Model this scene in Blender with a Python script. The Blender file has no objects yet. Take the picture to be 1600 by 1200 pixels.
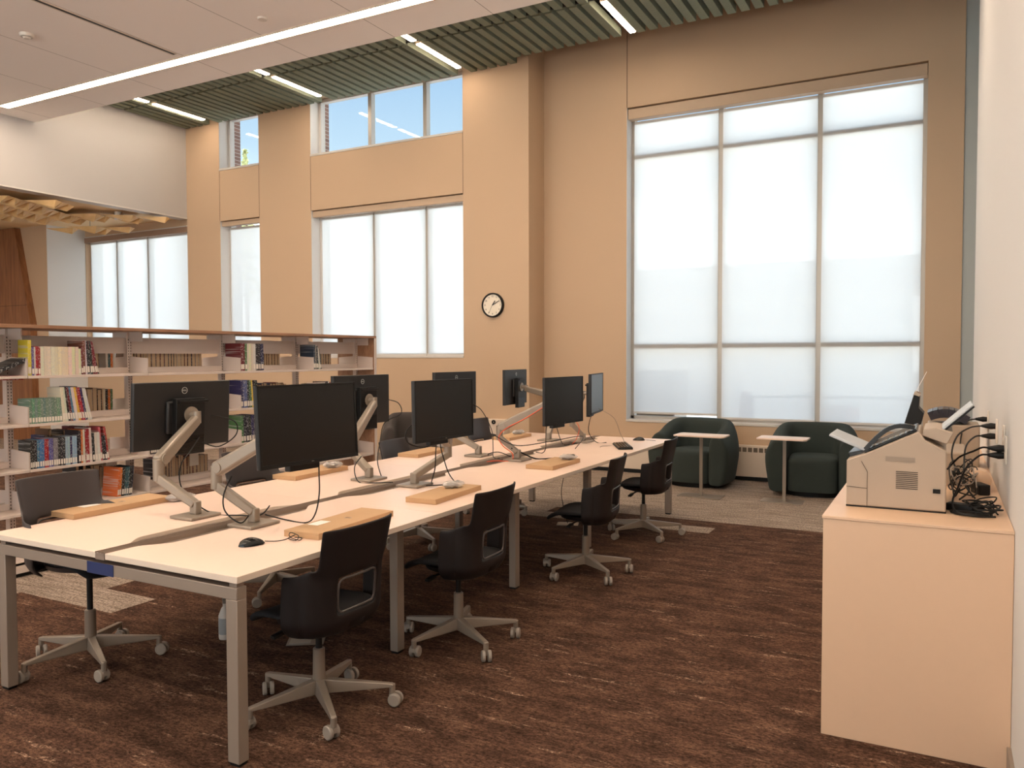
import bpy, bmesh, math, random
from mathutils import Vector, Matrix
R = math.radians
sc = bpy.context.scene
COL = sc.collection
random.seed(7)

# ------------------------------------------------------------------ camera
cam_d = bpy.data.cameras.new('camera'); cam = bpy.data.objects.new('camera', cam_d); COL.objects.link(cam)
cam_d.sensor_width = 36.0; cam_d.lens = 36.0 * 1247.4 / 1600.0; cam_d.clip_start = 0.05; cam_d.clip_end = 300
PITCH, YAW, ROLL, H = 0.03499, 0.49357, -0.00263, 1.57
_f0 = Vector((-math.sin(YAW), math.cos(YAW), 0)); _r0 = Vector((math.cos(YAW), math.sin(YAW), 0)); _u0 = Vector((0, 0, 1))
_fw = _f0 * math.cos(PITCH) - _u0 * math.sin(PITCH); _u = _u0 * math.cos(PITCH) + _f0 * math.sin(PITCH)
_r = _r0 * math.cos(ROLL) + _u * math.sin(ROLL); _u = _u * math.cos(ROLL) - _r0 * math.sin(ROLL)
m = Matrix.Identity(4)
for i in range(3):
    m[i][0] = _r[i]; m[i][1] = _u[i]; m[i][2] = -_fw[i]
m[2][3] = H
cam.matrix_world = m
sc.camera = cam

# ------------------------------------------------------------------ world, sun, exposure
SKY = 1.0
w = bpy.data.worlds.new('sky'); sc.world = w; w.use_nodes = True
nt = w.node_tree; nt.nodes.clear()
tc = nt.nodes.new('ShaderNodeTexCoord'); sp = nt.nodes.new('ShaderNodeSeparateXYZ'); cr = nt.nodes.new('ShaderNodeValToRGB')
bg = nt.nodes.new('ShaderNodeBackground'); wo = nt.nodes.new('ShaderNodeOutputWorld'); ma = nt.nodes.new('ShaderNodeMath')
ma.operation = 'MULTIPLY_ADD'; ma.inputs[1].default_value = 0.5; ma.inputs[2].default_value = 0.5
nt.links.new(tc.outputs['Generated'], sp.inputs[0]); nt.links.new(sp.outputs['Z'], ma.inputs[0]); nt.links.new(ma.outputs[0], cr.inputs[0])
nt.links.new(cr.outputs[0], bg.inputs[0]); nt.links.new(bg.outputs[0], wo.inputs[0])
e = cr.color_ramp.elements
stops = [(0.0, (.8, .78, .74)), (0.49, (.95, .93, .9)), (0.52, (.62, .62, .62)), (0.57, (.60, .63, .66)), (0.60, (.135, .17, .20)), (0.625, (.102, .136, .170)), (0.66, (.078, .114, .158)), (1.0, (.05, .085, .15))]
e[0].position = 0; e[0].color = (*stops[0][1], 1); e[1].position = 1; e[1].color = (*stops[-1][1], 1)
for p_, c_ in stops[1:-1]:
    q = e.new(p_); q.color = (*c_, 1)
bg.inputs[1].default_value = 7.0 * SKY
sun_d = bpy.data.lights.new('sun', 'SUN'); sun_d.energy = 9.0; sun_d.angle = R(0.6); sun_d.color = (1, .96, .9)
sun = bpy.data.objects.new('sun', sun_d); COL.objects.link(sun); sun.rotation_euler = (R(27), 0, R(20))
sc.view_settings.view_transform = 'Standard'; sc.view_settings.look = 'None'; sc.view_settings.gamma = 1; sc.view_settings.use_curve_mapping = False
sc.view_settings.exposure = -0.16
LIGHT = 47.0         # radiance of the linear ceiling lamps
WARM = (1.0, .70, .45)

# ------------------------------------------------------------------ helpers
def lin(c):
    return tuple(((v / 255) / 12.92 if v / 255 <= .04045 else ((v / 255 + .055) / 1.055) ** 2.4) for v in c)

def mat(name, rgb, rough=.6, metal=0., bump=0., bscale=200., vary=0., vscale=8., spec=.5, coat=0.):
    M = bpy.data.materials.new(name); M.use_nodes = True
    n = M.node_tree; b = n.nodes['Principled BSDF']
    c = lin(rgb)
    b.inputs['Base Color'].default_value = (*c, 1); b.inputs['Roughness'].default_value = rough; b.inputs['Metallic'].default_value = metal
    b.inputs['Specular IOR Level'].default_value = spec
    if coat: b.inputs['Coat Weight'].default_value = coat
    t = n.nodes.new('ShaderNodeTexCoord')
    if vary:
        no = n.nodes.new('ShaderNodeTexNoise'); no.inputs['Scale'].default_value = vscale; no.inputs['Detail'].default_value = 4
        n.links.new(t.outputs['Object'], no.inputs['Vector'])
        mx = n.nodes.new('ShaderNodeMixRGB'); mx.inputs[1].default_value = (*[v * (1 - vary) for v in c], 1); mx.inputs[2].default_value = (*[min(1, v * (1 + vary)) for v in c], 1)
        n.links.new(no.outputs['Fac'], mx.inputs[0]); n.links.new(mx.outputs[0], b.inputs['Base Color'])
    if bump:
        no = n.nodes.new('ShaderNodeTexNoise'); no.inputs['Scale'].default_value = bscale; no.inputs['Detail'].default_value = 3
        n.links.new(t.outputs['Object'], no.inputs['Vector'])
        bu = n.nodes.new('ShaderNodeBump'); bu.inputs['Strength'].default_value = bump; bu.inputs['Distance'].default_value = .003
        n.links.new(no.outputs['Fac'], bu.inputs['Height']); n.links.new(bu.outputs[0], b.inputs['Normal'])
    return M

def emis(name, col, s):
    M = bpy.data.materials.new(name); M.use_nodes = True; n = M.node_tree; n.nodes.clear()
    e_ = n.nodes.new('ShaderNodeEmission'); e_.inputs[0].default_value = (*col, 1); e_.inputs[1].default_value = s
    o_ = n.nodes.new('ShaderNodeOutputMaterial'); n.links.new(e_.outputs[0], o_.inputs[0]); return M

class MB:
    def __init__(s): s.v = []; s.f = []; s.m = []
    def add(s, vs, fs, mi=0):
        k = len(s.v); s.v += [tuple(p) for p in vs]; s.f += [[i + k for i in f] for f in fs]; s.m += [mi] * len(fs); return s
    def box(s, a, b, mi=0):
        x0, x1 = sorted((a[0], b[0])); y0, y1 = sorted((a[1], b[1])); z0, z1 = sorted((a[2], b[2]))
        return s.add([(x0, y0, z0), (x1, y0, z0), (x1, y1, z0), (x0, y1, z0), (x0, y0, z1), (x1, y0, z1), (x1, y1, z1), (x0, y1, z1)],
                     [(0, 3, 2, 1), (4, 5, 6, 7), (0, 1, 5, 4), (1, 2, 6, 5), (2, 3, 7, 6), (3, 0, 4, 7)], mi)
    def prism(s, poly, d, mi=0):
        """poly: 3-D points of one cap, d: extrusion vector"""
        n = len(poly); P = [Vector(p) for p in poly]; D = Vector(d)
        return s.add(P + [p + D for p in P], [tuple(range(n - 1, -1, -1)), tuple(range(n, 2 * n))] + [(i, (i + 1) % n, (i + 1) % n + n, i + n) for i in range(n)], mi)
    def tube(s, pts, r, n=12, mi=0, caps=True):
        P = [Vector(p) for p in pts]; rs = r if isinstance(r, (list, tuple)) else [r] * len(P)
        t0 = (P[1] - P[0]).normalized(); a = t0.orthogonal().normalized(); rings = []
        for i, p in enumerate(P):
            t = ((P[min(i + 1, len(P) - 1)] - p).normalized() + (p - P[max(i - 1, 0)]).normalized())
            t = t.normalized() if t.length > 1e-6 else t0
            a = (a - t * a.dot(t)).normalized(); b = t.cross(a)
            rings.append([p + (a * math.cos(2 * math.pi * k / n) + b * math.sin(2 * math.pi * k / n)) * rs[i] for k in range(n)])
        vs = [q for rg in rings for q in rg]; fs = []
        for i in range(len(P) - 1):
            for k in range(n): fs.append((i * n + k, i * n + (k + 1) % n, (i + 1) * n + (k + 1) % n, (i + 1) * n + k))
        if caps: fs += [tuple(range(n - 1, -1, -1)), tuple(range((len(P) - 1) * n, len(P) * n))]
        return s.add(vs, fs, mi)
    def cyl(s, a, b, r, n=20, mi=0): return s.tube([a, b], r, n, mi)
    def bar(s, a, b, w0, h0, w1=None, h1=None, side=None, mi=0):
        """tapered rectangular bar from a to b; w across 'side', h across the other"""
        a, b = Vector(a), Vector(b); t = (b - a).normalized(); w1 = w1 or w0; h1 = h1 or h0
        sd = Vector(side) if side else t.cross(Vector((0, 0, 1))); sd = (sd - t * sd.dot(t)).normalized(); u = sd.cross(t).normalized()
        vs = []
        for p, ww, hh in ((a, w0, h0), (b, w1, h1)):
            vs += [p - sd * ww / 2 - u * hh / 2, p + sd * ww / 2 - u * hh / 2, p + sd * ww / 2 + u * hh / 2, p - sd * ww / 2 + u * hh / 2]
        return s.add(vs, [(3, 2, 1, 0), (4, 5, 6, 7), (0, 1, 5, 4), (1, 2, 6, 5), (2, 3, 7, 6), (3, 0, 4, 7)], mi)
    def lathe(s, prof, n=32, c=(0, 0, 0), mi=0):
        vs = [(c[0] + r * math.cos(2 * math.pi * k / n), c[1] + r * math.sin(2 * math.pi * k / n), c[2] + z) for r, z in prof for k in range(n)]
        fs = [(i * n + k, i * n + (k + 1) % n, (i + 1) * n + (k + 1) % n, (i + 1) * n + k) for i in range(len(prof) - 1) for k in range(n)]
        return s.add(vs, fs, mi)
    def grid(s, rows, mi=0, closeu=False):
        n = len(rows[0]); vs = [p for r_ in rows for p in r_]; fs = []
        for i in range(len(rows) - 1):
            for k in range(n if closeu else n - 1): fs.append((i * n + k, i * n + (k + 1) % n, (i + 1) * n + (k + 1) % n, (i + 1) * n + k))
        return s.add(vs, fs, mi)
    def build(s, name, mats, parent=None, bevel=0., smooth=False, sub=0, solid=0., seg=2):
        me = bpy.data.meshes.new(name); me.from_pydata(s.v, [], s.f)
        if not isinstance(mats, (list, tuple)): mats = [mats]
        for q in mats: me.materials.append(q)
        for p, mi in zip(me.polygons, s.m): p.material_index = mi
        bm = bmesh.new(); bm.from_mesh(me); bmesh.ops.recalc_face_normals(bm, faces=bm.faces); bm.to_mesh(me); bm.free()
        if smooth or bevel:
            for p in me.polygons: p.use_smooth = True
            if not sub: me.set_sharp_from_angle(angle=R(35))
        o = bpy.data.objects.new(name, me); COL.objects.link(o)
        if parent: o.parent = parent
        if solid:
            q = o.modifiers.new('solid', 'SOLIDIFY'); q.thickness = solid; q.offset = 0
        if bevel:
            q = o.modifiers.new('bevel', 'BEVEL'); q.width = bevel; q.segments = seg; q.limit_method = 'ANGLE'; q.angle_limit = R(40)
        if sub:
            q = o.modifiers.new('sub', 'SUBSURF'); q.levels = sub; q.render_levels = sub
        return o

def empty(name, loc=(0, 0, 0), rz=0.):
    o = bpy.data.objects.new(name, None); o.empty_display_size = .1; COL.objects.link(o); o.location = loc; o.rotation_euler = (0, 0, rz); return o
def tag(o, label, cat, group=None, kind=None):
    o['label'] = label; o['category'] = cat
    if group: o['group'] = group
    if kind: o['kind'] = kind
    return o
def struct(o):
    o['kind'] = 'structure'; return o
def copy_tree(o, parent=None):
    c = o.copy(); COL.objects.link(c)
    if parent: c.parent = parent; c.matrix_parent_inverse = o.matrix_parent_inverse.copy()
    for ch in list(o.children): copy_tree(ch, c)
    return c
def box(name, a, b, m_, parent=None, bevel=0.): return MB().box(a, b).build(name, m_, parent, bevel)
def smoothpts(pts, n=6):
    P = [Vector(p) for p in pts]; out = []
    for i in range(len(P) - 1):
        p0 = P[max(i - 1, 0)]; p1 = P[i]; p2 = P[i + 1]; p3 = P[min(i + 2, len(P) - 1)]
        for k in range(n):
            t = k / n
            out.append(.5 * ((2 * p1) + (p2 - p0) * t + (2 * p0 - 5 * p1 + 4 * p2 - p3) * t * t + (3 * p1 - p0 - 3 * p2 + p3) * t ** 3))
    return out + [P[-1]]
def cable(name, pts, r, m_, parent=None, n=6):
    return MB().tube(smoothpts(pts, n), r, 7).build(name, m_, parent, smooth=True)
def text(name, s_, size, loc, rot, m_, parent=None, ext=.0006, align='CENTER'):
    c = bpy.data.curves.new(name, 'FONT'); c.body = s_; c.size = size; c.extrude = ext; c.align_x = align; c.align_y = 'CENTER'
    c.materials.append(m_); o = bpy.data.objects.new(name, c); COL.objects.link(o); o.location = loc; o.rotation_euler = rot
    me = bpy.data.meshes.new_from_object(o.evaluated_get(bpy.context.evaluated_depsgraph_get())); bpy.data.objects.remove(o); bpy.data.curves.remove(c)
    o = bpy.data.objects.new(name, me); COL.objects.link(o); o.location = loc; o.rotation_euler = rot
    if parent: o.parent = parent
    return o
ORD = ['first', 'second', 'third', 'fourth', 'fifth', 'sixth', 'seventh', 'eighth', 'ninth', 'tenth', 'eleventh', 'twelfth', 'thirteenth', 'fourteenth',
       'fifteenth', 'sixteenth', 'seventeenth', 'eighteenth', 'nineteenth', 'twentieth', 'twenty-first', 'twenty-second', 'twenty-third', 'twenty-fourth',
       'twenty-fifth', 'twenty-sixth', 'twenty-seventh', 'twenty-eighth', 'twenty-ninth', 'thirtieth', 'thirty-first', 'thirty-second', 'thirty-third', 'thirty-fourth', 'thirty-fifth', 'thirty-sixth', 'thirty-seventh', 'thirty-eighth', 'thirty-ninth', 'fortieth']

# ------------------------------------------------------------------ materials
M_TAN = mat('tan_wall_paint', (196, 168, 140), .7, bump=.08, bscale=300)
M_WHITEW = mat('off_white_wall_paint', (217, 215, 213), .7, bump=.08, bscale=300)
M_ALC = mat('grey_green_paint', (176, 180, 178), .7)
M_GROOVE = mat('dark_groove', (60, 48, 40), .8)
M_METAL = mat('window_aluminium', (176, 170, 162), .4, .3)
M_FRAMEW = mat('white_window_frame', (205, 200, 195), .45)
M_BLACK = mat('black_plastic', (13, 12, 12), .5, spec=.35, bump=.05, bscale=500)
M_BLACKG = mat('black_gloss_plastic', (18, 17, 17), .2)
M_CASSETTE = mat('shade_cassette', (190, 165, 140), .5)
M_LAM = mat('white_laminate', (240, 213, 197), .32, vary=.02, vscale=3)
M_EDGE = mat('laminate_edge', (222, 205, 188), .5)
M_DESKMETAL = mat('taupe_powder_coat', (150, 136, 124), .42, .25)
M_TRAY = mat('taupe_tray', (158, 142, 130), .38, .45)
M_ARM = mat('silver_arm', (148, 136, 123), .38, .35)
M_SHELL = mat('shaded_shell_plastic', (28, 22, 22), .5, spec=.3, bump=.06, bscale=400)  # chair shell with the shade away from the windows put into its colour
M_SEAT = mat('black_seat_fabric', (20, 19, 22), .85, bump=.3, bscale=600)
M_GREYM = mat('light_grey_metal', (146, 134, 122), .35, .35)
M_CAST = mat('caster_plastic', (150, 140, 130), .4)
M_GREEN = mat('green_felt_upholstery', (46, 55, 52), .9, bump=.25, bscale=500, vary=.08, vscale=20)
M_GREYUP = mat('dark_grey_upholstery', (74, 68, 66), .9, bump=.25, bscale=500)
M_CARD = mat('cardboard', (190, 154, 116), .8, vary=.05, vscale=12)
M_WHITE = mat('white_plastic', (226, 216, 204), .45)
M_PAPER = mat('paper', (238, 234, 228), .8)
M_OFFW = mat('beige_printer_plastic', (176, 158, 140), .5)
M_SHELFM = mat('pale_shelf_steel', (212, 196, 186), .45, vary=.02)
M_WOODTOP = mat('shelf_wood_top', (150, 112, 82), .45, vary=.15, vscale=6)
M_ORANGE = mat('orange_cord', (226, 92, 52), .5)
M_BLUE = mat('blue_tape', (30, 44, 92), .6)
M_TRAYG = mat('pale_grey_tray', (186, 190, 194), .45)
M_CLOCKF = mat('clock_face', (236, 224, 206), .5)
M_DECK = mat('black_deck', (26, 26, 25), .9)
M_BAF = mat('green_felt_baffle', (128, 134, 116), .95, bump=.3, bscale=300, vary=.12, vscale=30)
M_STRIP = emis('warm_lamp_diffuser', (1.0, .80, .60), LIGHT)
M_STRIPF = mat('lamp_trim', (214, 196, 178), .5)
M_BAG = mat('clear_plastic_bag', (235, 230, 226), .15)
M_BAG.node_tree.nodes['Principled BSDF'].inputs['Transmission Weight'].default_value = .0
M_BAG.node_tree.nodes['Principled BSDF'].inputs['Alpha'].default_value = .42

def wood_mat(name, c1, c2, scale=(1, 1, 12), rough=.45):
    M = bpy.data.materials.new(name); M.use_nodes = True; n = M.node_tree; b = n.nodes['Principled BSDF']; b.inputs['Roughness'].default_value = rough
    t = n.nodes.new('ShaderNodeTexCoord'); mp = n.nodes.new('ShaderNodeMapping'); mp.inputs['Scale'].default_value = scale
    no = n.nodes.new('ShaderNodeTexNoise'); no.inputs['Scale'].default_value = 3; no.inputs['Detail'].default_value = 6; no.inputs['Distortion'].default_value = .6
    r_ = n.nodes.new('ShaderNodeValToRGB'); r_.color_ramp.elements[0].position = .3; r_.color_ramp.elements[1].position = .7
    r_.color_ramp.elements[0].color = (*lin(c1), 1); r_.color_ramp.elements[1].color = (*lin(c2), 1)
    n.links.new(t.outputs['Object'], mp.inputs[0]); n.links.new(mp.outputs[0], no.inputs['Vector']); n.links.new(no.outputs['Fac'], r_.inputs[0]); n.links.new(r_.outputs[0], b.inputs['Base Color'])
    return M
M_WALNUT = wood_mat('brown_veneer', (120, 76, 46), (156, 104, 66), (6, 6, .6))
M_PLY = wood_mat('maple_plywood', (214, 172, 112), (230, 192, 136), (2, 8, 2))
M_TOPWOOD = wood_mat('shelf_top_veneer', (140, 102, 76), (168, 126, 96), (10, .8, 4))

def glass_mat():
    M = bpy.data.materials.new('window_glass'); M.use_nodes = True; n = M.node_tree; n.nodes.clear()
    g = n.nodes.new('ShaderNodeBsdfGlossy'); g.inputs['Roughness'].default_value = .02; t = n.nodes.new('ShaderNodeBsdfTransparent'); t.inputs[0].default_value = (.96, .985, .98, 1)
    f = n.nodes.new('ShaderNodeFresnel'); f.inputs[0].default_value = 1.45; mx = n.nodes.new('ShaderNodeMixShader'); o_ = n.nodes.new('ShaderNodeOutputMaterial')
    ge = n.nodes.new('ShaderNodeNewGeometry'); sb = n.nodes.new('ShaderNodeMath'); sb.operation = 'SUBTRACT'; sb.inputs[0].default_value = 1; n.links.new(ge.outputs['Backfacing'], sb.inputs[1])
    ml = n.nodes.new('ShaderNodeMath'); ml.operation = 'MULTIPLY'; n.links.new(f.outputs[0], ml.inputs[0]); n.links.new(sb.outputs[0], ml.inputs[1])
    n.links.new(ml.outputs[0], mx.inputs[0]); n.links.new(t.outputs[0], mx.inputs[1]); n.links.new(g.outputs[0], mx.inputs[2]); n.links.new(mx.outputs[0], o_.inputs[0]); return M
M_GLASS = glass_mat()
def shade_mat():
    M = bpy.data.materials.new('roller_shade_fabric'); M.use_nodes = True; n = M.node_tree; n.nodes.clear()
    tl = n.nodes.new('ShaderNodeBsdfTranslucent'); tl.inputs[0].default_value = (.95, .95, .94, 1)
    df = n.nodes.new('ShaderNodeBsdfDiffuse'); df.inputs[0].default_value = (.8, .8, .8, 1)
    tr = n.nodes.new('ShaderNodeBsdfTransparent'); tr.inputs[0].default_value = (1, 1, 1, 1)
    m1 = n.nodes.new('ShaderNodeMixShader'); m1.inputs[0].default_value = .2; m2 = n.nodes.new('ShaderNodeMixShader'); m2.inputs[0].default_value = .22
    o_ = n.nodes.new('ShaderNodeOutputMaterial')
    n.links.new(tl.outputs[0], m1.inputs[1]); n.links.new(df.outputs[0], m1.inputs[2]); n.links.new(m1.outputs[0], m2.inputs[1]); n.links.new(tr.outputs[0], m2.inputs[2]); n.links.new(m2.outputs[0], o_.inputs[0])
    return M
M_SHADE = shade_mat()

def carpet_mat():
    M = bpy.data.materials.new('plank_carpet'); M.use_nodes = True; n = M.node_tree; b = n.nodes['Principled BSDF']; b.inputs['Roughness'].default_value = .95; b.inputs['Specular IOR Level'].default_value = .1
    L = n.links.new; N = n.nodes.new
    t = N('ShaderNodeTexCoord'); s = N('ShaderNodeSeparateXYZ'); L(t.outputs['Object'], s.inputs[0])
    def noise(scale, vec, det=4, rough=.6):
        mp = N('ShaderNodeMapping'); mp.inputs['Scale'].default_value = vec; L(t.outputs['Object'], mp.inputs[0])
        q = N('ShaderNodeTexNoise'); q.inputs['Scale'].default_value = scale; q.inputs['Detail'].default_value = det; q.inputs['Roughness'].default_value = rough; L(mp.outputs[0], q.inputs['Vector']); return q.outputs['Fac']
    def ramp(src, st):
        q = N('ShaderNodeValToRGB'); el = q.color_ramp.elements
        el[0].position = st[0][0]; el[0].color = (*st[0][1], 1); el[1].position = st[-1][0]; el[1].color = (*st[-1][1], 1)
        for p, c in st[1:-1]: z = el.new(p); z.color = (*c, 1)
        L(src, q.inputs[0]); return q.outputs[0]
    def mix(f, a, c, mode='MIX'):
        q = N('ShaderNodeMixRGB'); q.blend_type = mode
        if isinstance(f, float): q.inputs[0].default_value = f
        else: L(f, q.inputs[0])
        L(a, q.inputs[1]) if not isinstance(a, tuple) else setattr(q.inputs[1], 'default_value', (*a, 1))
        L(c, q.inputs[2]) if not isinstance(c, tuple) else setattr(q.inputs[2], 'default_value', (*c, 1))
        return q.outputs[0]
    def mth(op, a, b_):
        q = N('ShaderNodeMath'); q.operation = op
        for i, z in enumerate((a, b_)):
            if isinstance(z, (int, float)): q.inputs[i].default_value = z
            else: L(z, q.inputs[i])
        return q.outputs[0]
    g = (0, 0, 0); W = (1, 1, 1)
    broad = ramp(noise(3.4, (1.1, 2.6, 1), 9, .8), [(.36, lin((54, 38, 31))), (.5, lin((80, 58, 47))), (.64, lin((106, 80, 65)))])
    streak = ramp(noise(2.4, (1.0, 6, 1), 10, .82), [(.565, g), (.66, W)])
    speck = ramp(noise(60, (1, 1, 1), 4, .8), [(.44, g), (.58, W)])
    sm = N('ShaderNodeMath'); sm.operation = 'MULTIPLY'; L(streak, sm.inputs[0]); L(speck, sm.inputs[1])
    brown = mix(sm.outputs[0], broad, lin((206, 176, 152)))
    fine = ramp(noise(62, (.7, 1.2, 1), 5, .9), [(.38, (.2, .19, .19)), (.64, (2.0, 1.95, 1.9))])
    brown = mix(1.0, brown, fine, 'MULTIPLY')
    g1 = ramp(noise(5, (.5, 5, 1), 6, .7), [(.35, lin((130, 116, 104))), (.65, lin((180, 164, 152)))])
    gs = ramp(noise(62, (1, 1.1, 1), 5, .9), [(.38, (.2, .19, .18)), (.62, (1.6, 1.57, 1.54))])
    grey = mix(1.0, g1, gs, 'MULTIPLY')
    x, y = s.outputs['X'], s.outputs['Y']
    mask = mth('GREATER_THAN', y, 7.49)
    for (x0, x1, y0, y1) in RECTS:
        r_ = mth('MULTIPLY', mth('MULTIPLY', mth('GREATER_THAN', x, x0), mth('LESS_THAN', x, x1)), mth('MULTIPLY', mth('GREATER_THAN', y, y0), mth('LESS_THAN', y, y1)))
        mask = mth('MAXIMUM', mask, r_)
    L(mix(mask, brown, grey), b.inputs['Base Color'])
    bu = N('ShaderNodeBump'); bu.inputs['Strength'].default_value = .5; bu.inputs['Distance'].default_value = .006
    L(noise(170, (1, 1, 1), 2), bu.inputs['Height']); L(bu.outputs[0], b.inputs['Normal'])
    return M
RECTS = [(-2.85, -1.79, 6.98, 7.23), (-3.75, -2.85, 6.98, 7.23), (-5.0, -3.5, 7.23, 7.5), (-5.75, -4.47, 3.1, 3.42), (-6.2, -4.97, 3.1, 3.67), (-7.5, -5.4, 1.0, 3.1), (-5.6, -4.6, 1.9, 2.4)]
M_CARPET = carpet_mat()
def ceil_mat():
    M = mat('smooth_ceiling_panels', (252, 243, 236), .75); n = M.node_tree; b = n.nodes['Principled BSDF']; L = n.links.new
    t = n.nodes.new('ShaderNodeTexCoord'); s = n.nodes.new('ShaderNodeSeparateXYZ'); L(t.outputs['Object'], s.inputs[0])
    def mt(op, a, c):
        q = n.nodes.new('ShaderNodeMath'); q.operation = op
        for i, z in enumerate((a, c)):
            if isinstance(z, (int, float)): q.inputs[i].default_value = z
            else: L(z, q.inputs[i])
        return q.outputs[0]
    fx = mt('FRACT', mt('DIVIDE', mt('ADD', s.outputs['X'], 100 - 7.735 + 15.47 - .0025), 1.22), 0)
    ln = mt('LESS_THAN', fx, .0045)
    mx = n.nodes.new('ShaderNodeMixRGB'); mx.inputs[1].default_value = (*lin((252, 243, 236)), 1); mx.inputs[2].default_value = (*lin((120, 100, 88)), 1)
    L(ln, mx.inputs[0]); L(mx.outputs[0], b.inputs['Base Color']); return M
M_CEIL = ceil_mat()

# ------------------------------------------------------------------ the room
K = 1.0173
def kz(z): return 1.57 + (z - 1.57) * K
YL, YW = 9.775, 10.25          # front planes of the two halves of the window wall
XC = -4.992                    # where they step
XL = -11.56 * K                # upper left wall
ZS = kz(4.955)                 # smooth ceiling
YS = 6.97 * K
ZB = kz(5.5)
struct(box('floor', (-17.5, -5, -.1), (1.5, 12, 0), M_CARPET))
# window wall, left half, built around its openings
def wall_with_holes(name, x0, x1, z0, z1, y0, y1, holes, m_):
    mb = MB(); xs = sorted({x0, x1, *[h[0] for h in holes], *[h[1] for h in holes]})
    for a, b in zip(xs, xs[1:]):
        hs = sorted([(h[2], h[3]) for h in holes if h[0] <= a + 1e-6 and h[1] >= b - 1e-6]); z = z0
        for (h0, h1) in hs:
            if h0 > z: mb.box((a, y0, z), (b, y1, h0))
            z = h1
        if z < z1: mb.box((a, y0, z), (b, y1, z1))
    return struct(mb.build(name, m_))
U0, U1 = kz(4.715), kz(5.62)
L0, L1 = kz(1.566), kz(3.856)
XA0, XA1 = -10.755 * K, -9.845 * K
XB0, XB1 = -8.74 * K, -5.942 * K
wall_with_holes('wall_back_left', XL, XC, 0, 6.2, YL, YL + .33, [(XA0, XA1, L0, L1), (XA0, XA1, U0, U1), (XB0, XB1, L0, L1), (XB0, XB1, U0, U1)], M_TAN)
BX0, BX1, BZ0, BZ1 = -3.76, -.178, .70, 4.885
wall_with_holes('wall_back', XC, .186, 0, 6.2, YW, YW + .35, [(BX0, BX1, BZ0, BZ1)], M_TAN)
struct(box('wall_step', (XC - .33, YL + .33, 0), (XC, YW + .35, 6.2), M_TAN))
struct(box('wall_alcove', (.186, YW + .02, 0), (1.3, YW + .35, 6.2), M_ALC))
struct(box('wall_right', (.25, -5, 0), (.45, 8.2, 6.2), M_WHITEW))
struct(box('wall_right_end', (1.1, 8.2, 0), (1.3, YW + .02, 6.2), M_ALC))
struct(box('wall_right_return', (.45, 8.1, 0), (1.3, 8.2, 6.2), M_WHITEW))
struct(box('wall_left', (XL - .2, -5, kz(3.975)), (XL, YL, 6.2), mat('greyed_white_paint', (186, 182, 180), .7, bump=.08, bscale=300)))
struct(box('trim_1', (XL - .2, -5, kz(3.975) - .02), (XL + .006, YL, kz(3.975)), M_FRAMEW))
struct(box('wall_far_left', (-17.5, -5, 0), (-17.3, YL + .4, 4.2), M_WHITEW))
wall_with_holes('wall_front', -17.5, 1.5, 0, 6.2, -5.2, -5, [(-11.0, -6.2, .3, 4.7), (-5.6, -.8, .3, 4.7)], M_WHITEW)  # both openings hold added windows for fill daylight
# low zone behind the shelves: deep jamb, window wall
XJ = -14.45 * K; YJ = 8.90 * K
struct(box('wall_jamb_left', (-17.3, YJ, 0), (XJ, YL + .4, 4.1), M_TAN))
struct(box('trim_2', (XJ, YJ + .004, 0), (XJ + .006, YL + .04, kz(4.02)), M_WHITEW))
wall_with_holes('wall_back_low', XJ, XL, 0, 4.1, YL + .04, YL + .4, [(XJ + .02, XL + .0, L0, kz(3.85))], M_TAN)
struct(box('ceiling_low', (-17.5, -5, kz(3.99)), (XL - .2, YL + .4, kz(3.99) + .1), mat('low_ceiling_paint', (236, 204, 158), .7)))
struct(box('ceiling', (XL, -5, ZS), (.25, YS, ZS + .12), M_CEIL))
struct(box('ceiling_fascia', (XL, YS, ZS), (1.3, YS + .02, 6.2), M_CEIL))
struct(box('ceiling_deck', (-17.5, -5.2, 6.1), (1.5, 10.7, 6.25), M_DECK))
# fine grooves between the drywall panels
for gx, z0, z1 in ((XB0 - .0, L1, U0), (XB1, L1, U0), (XA0, L1, U0), (XA1, L1, U0)):
    g_ = struct(box('trim_groove', (gx - .003, YL - .0015, z0), (gx + .003, YL + .002, z1), M_GROOVE))
struct(box('trim_groove', (-3.755 - .004, YW - .0015, BZ1), (-3.755 + .004, YW + .002, 6.1), M_GROOVE))
struct(box('baseboard_right', (.236, -5, 0), (.25, 3.47, .1), M_DESKMETAL))
struct(box('baseboard_back', (XC, YW - .012, 0), (.186, YW, .1), M_DESKMETAL))
struct(box('baseboard_back_left', (XL, YL - .012, 0), (XC, YL, .1), M_DESKMETAL))
# wood clad wall with a leaning edge, far left
wd = MB(); wd.prism([(-17.3, YJ - .12, 0), (-14.78 * K, YJ - .12, 0), (-14.8 * K, YJ - .12, 2.2), (-15.25 * K, YJ - .12, kz(3.98)), (-17.3, YJ - .12, kz(3.98))], (0, .12, 0))
wd.box((-17.29, YJ - .123, 2.55), (-14.9 * K, YJ - .12, 2.556), 1)
o = wd.build('wall_wood_panel', [M_WALNUT, M_GROOVE]); struct(o)

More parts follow.
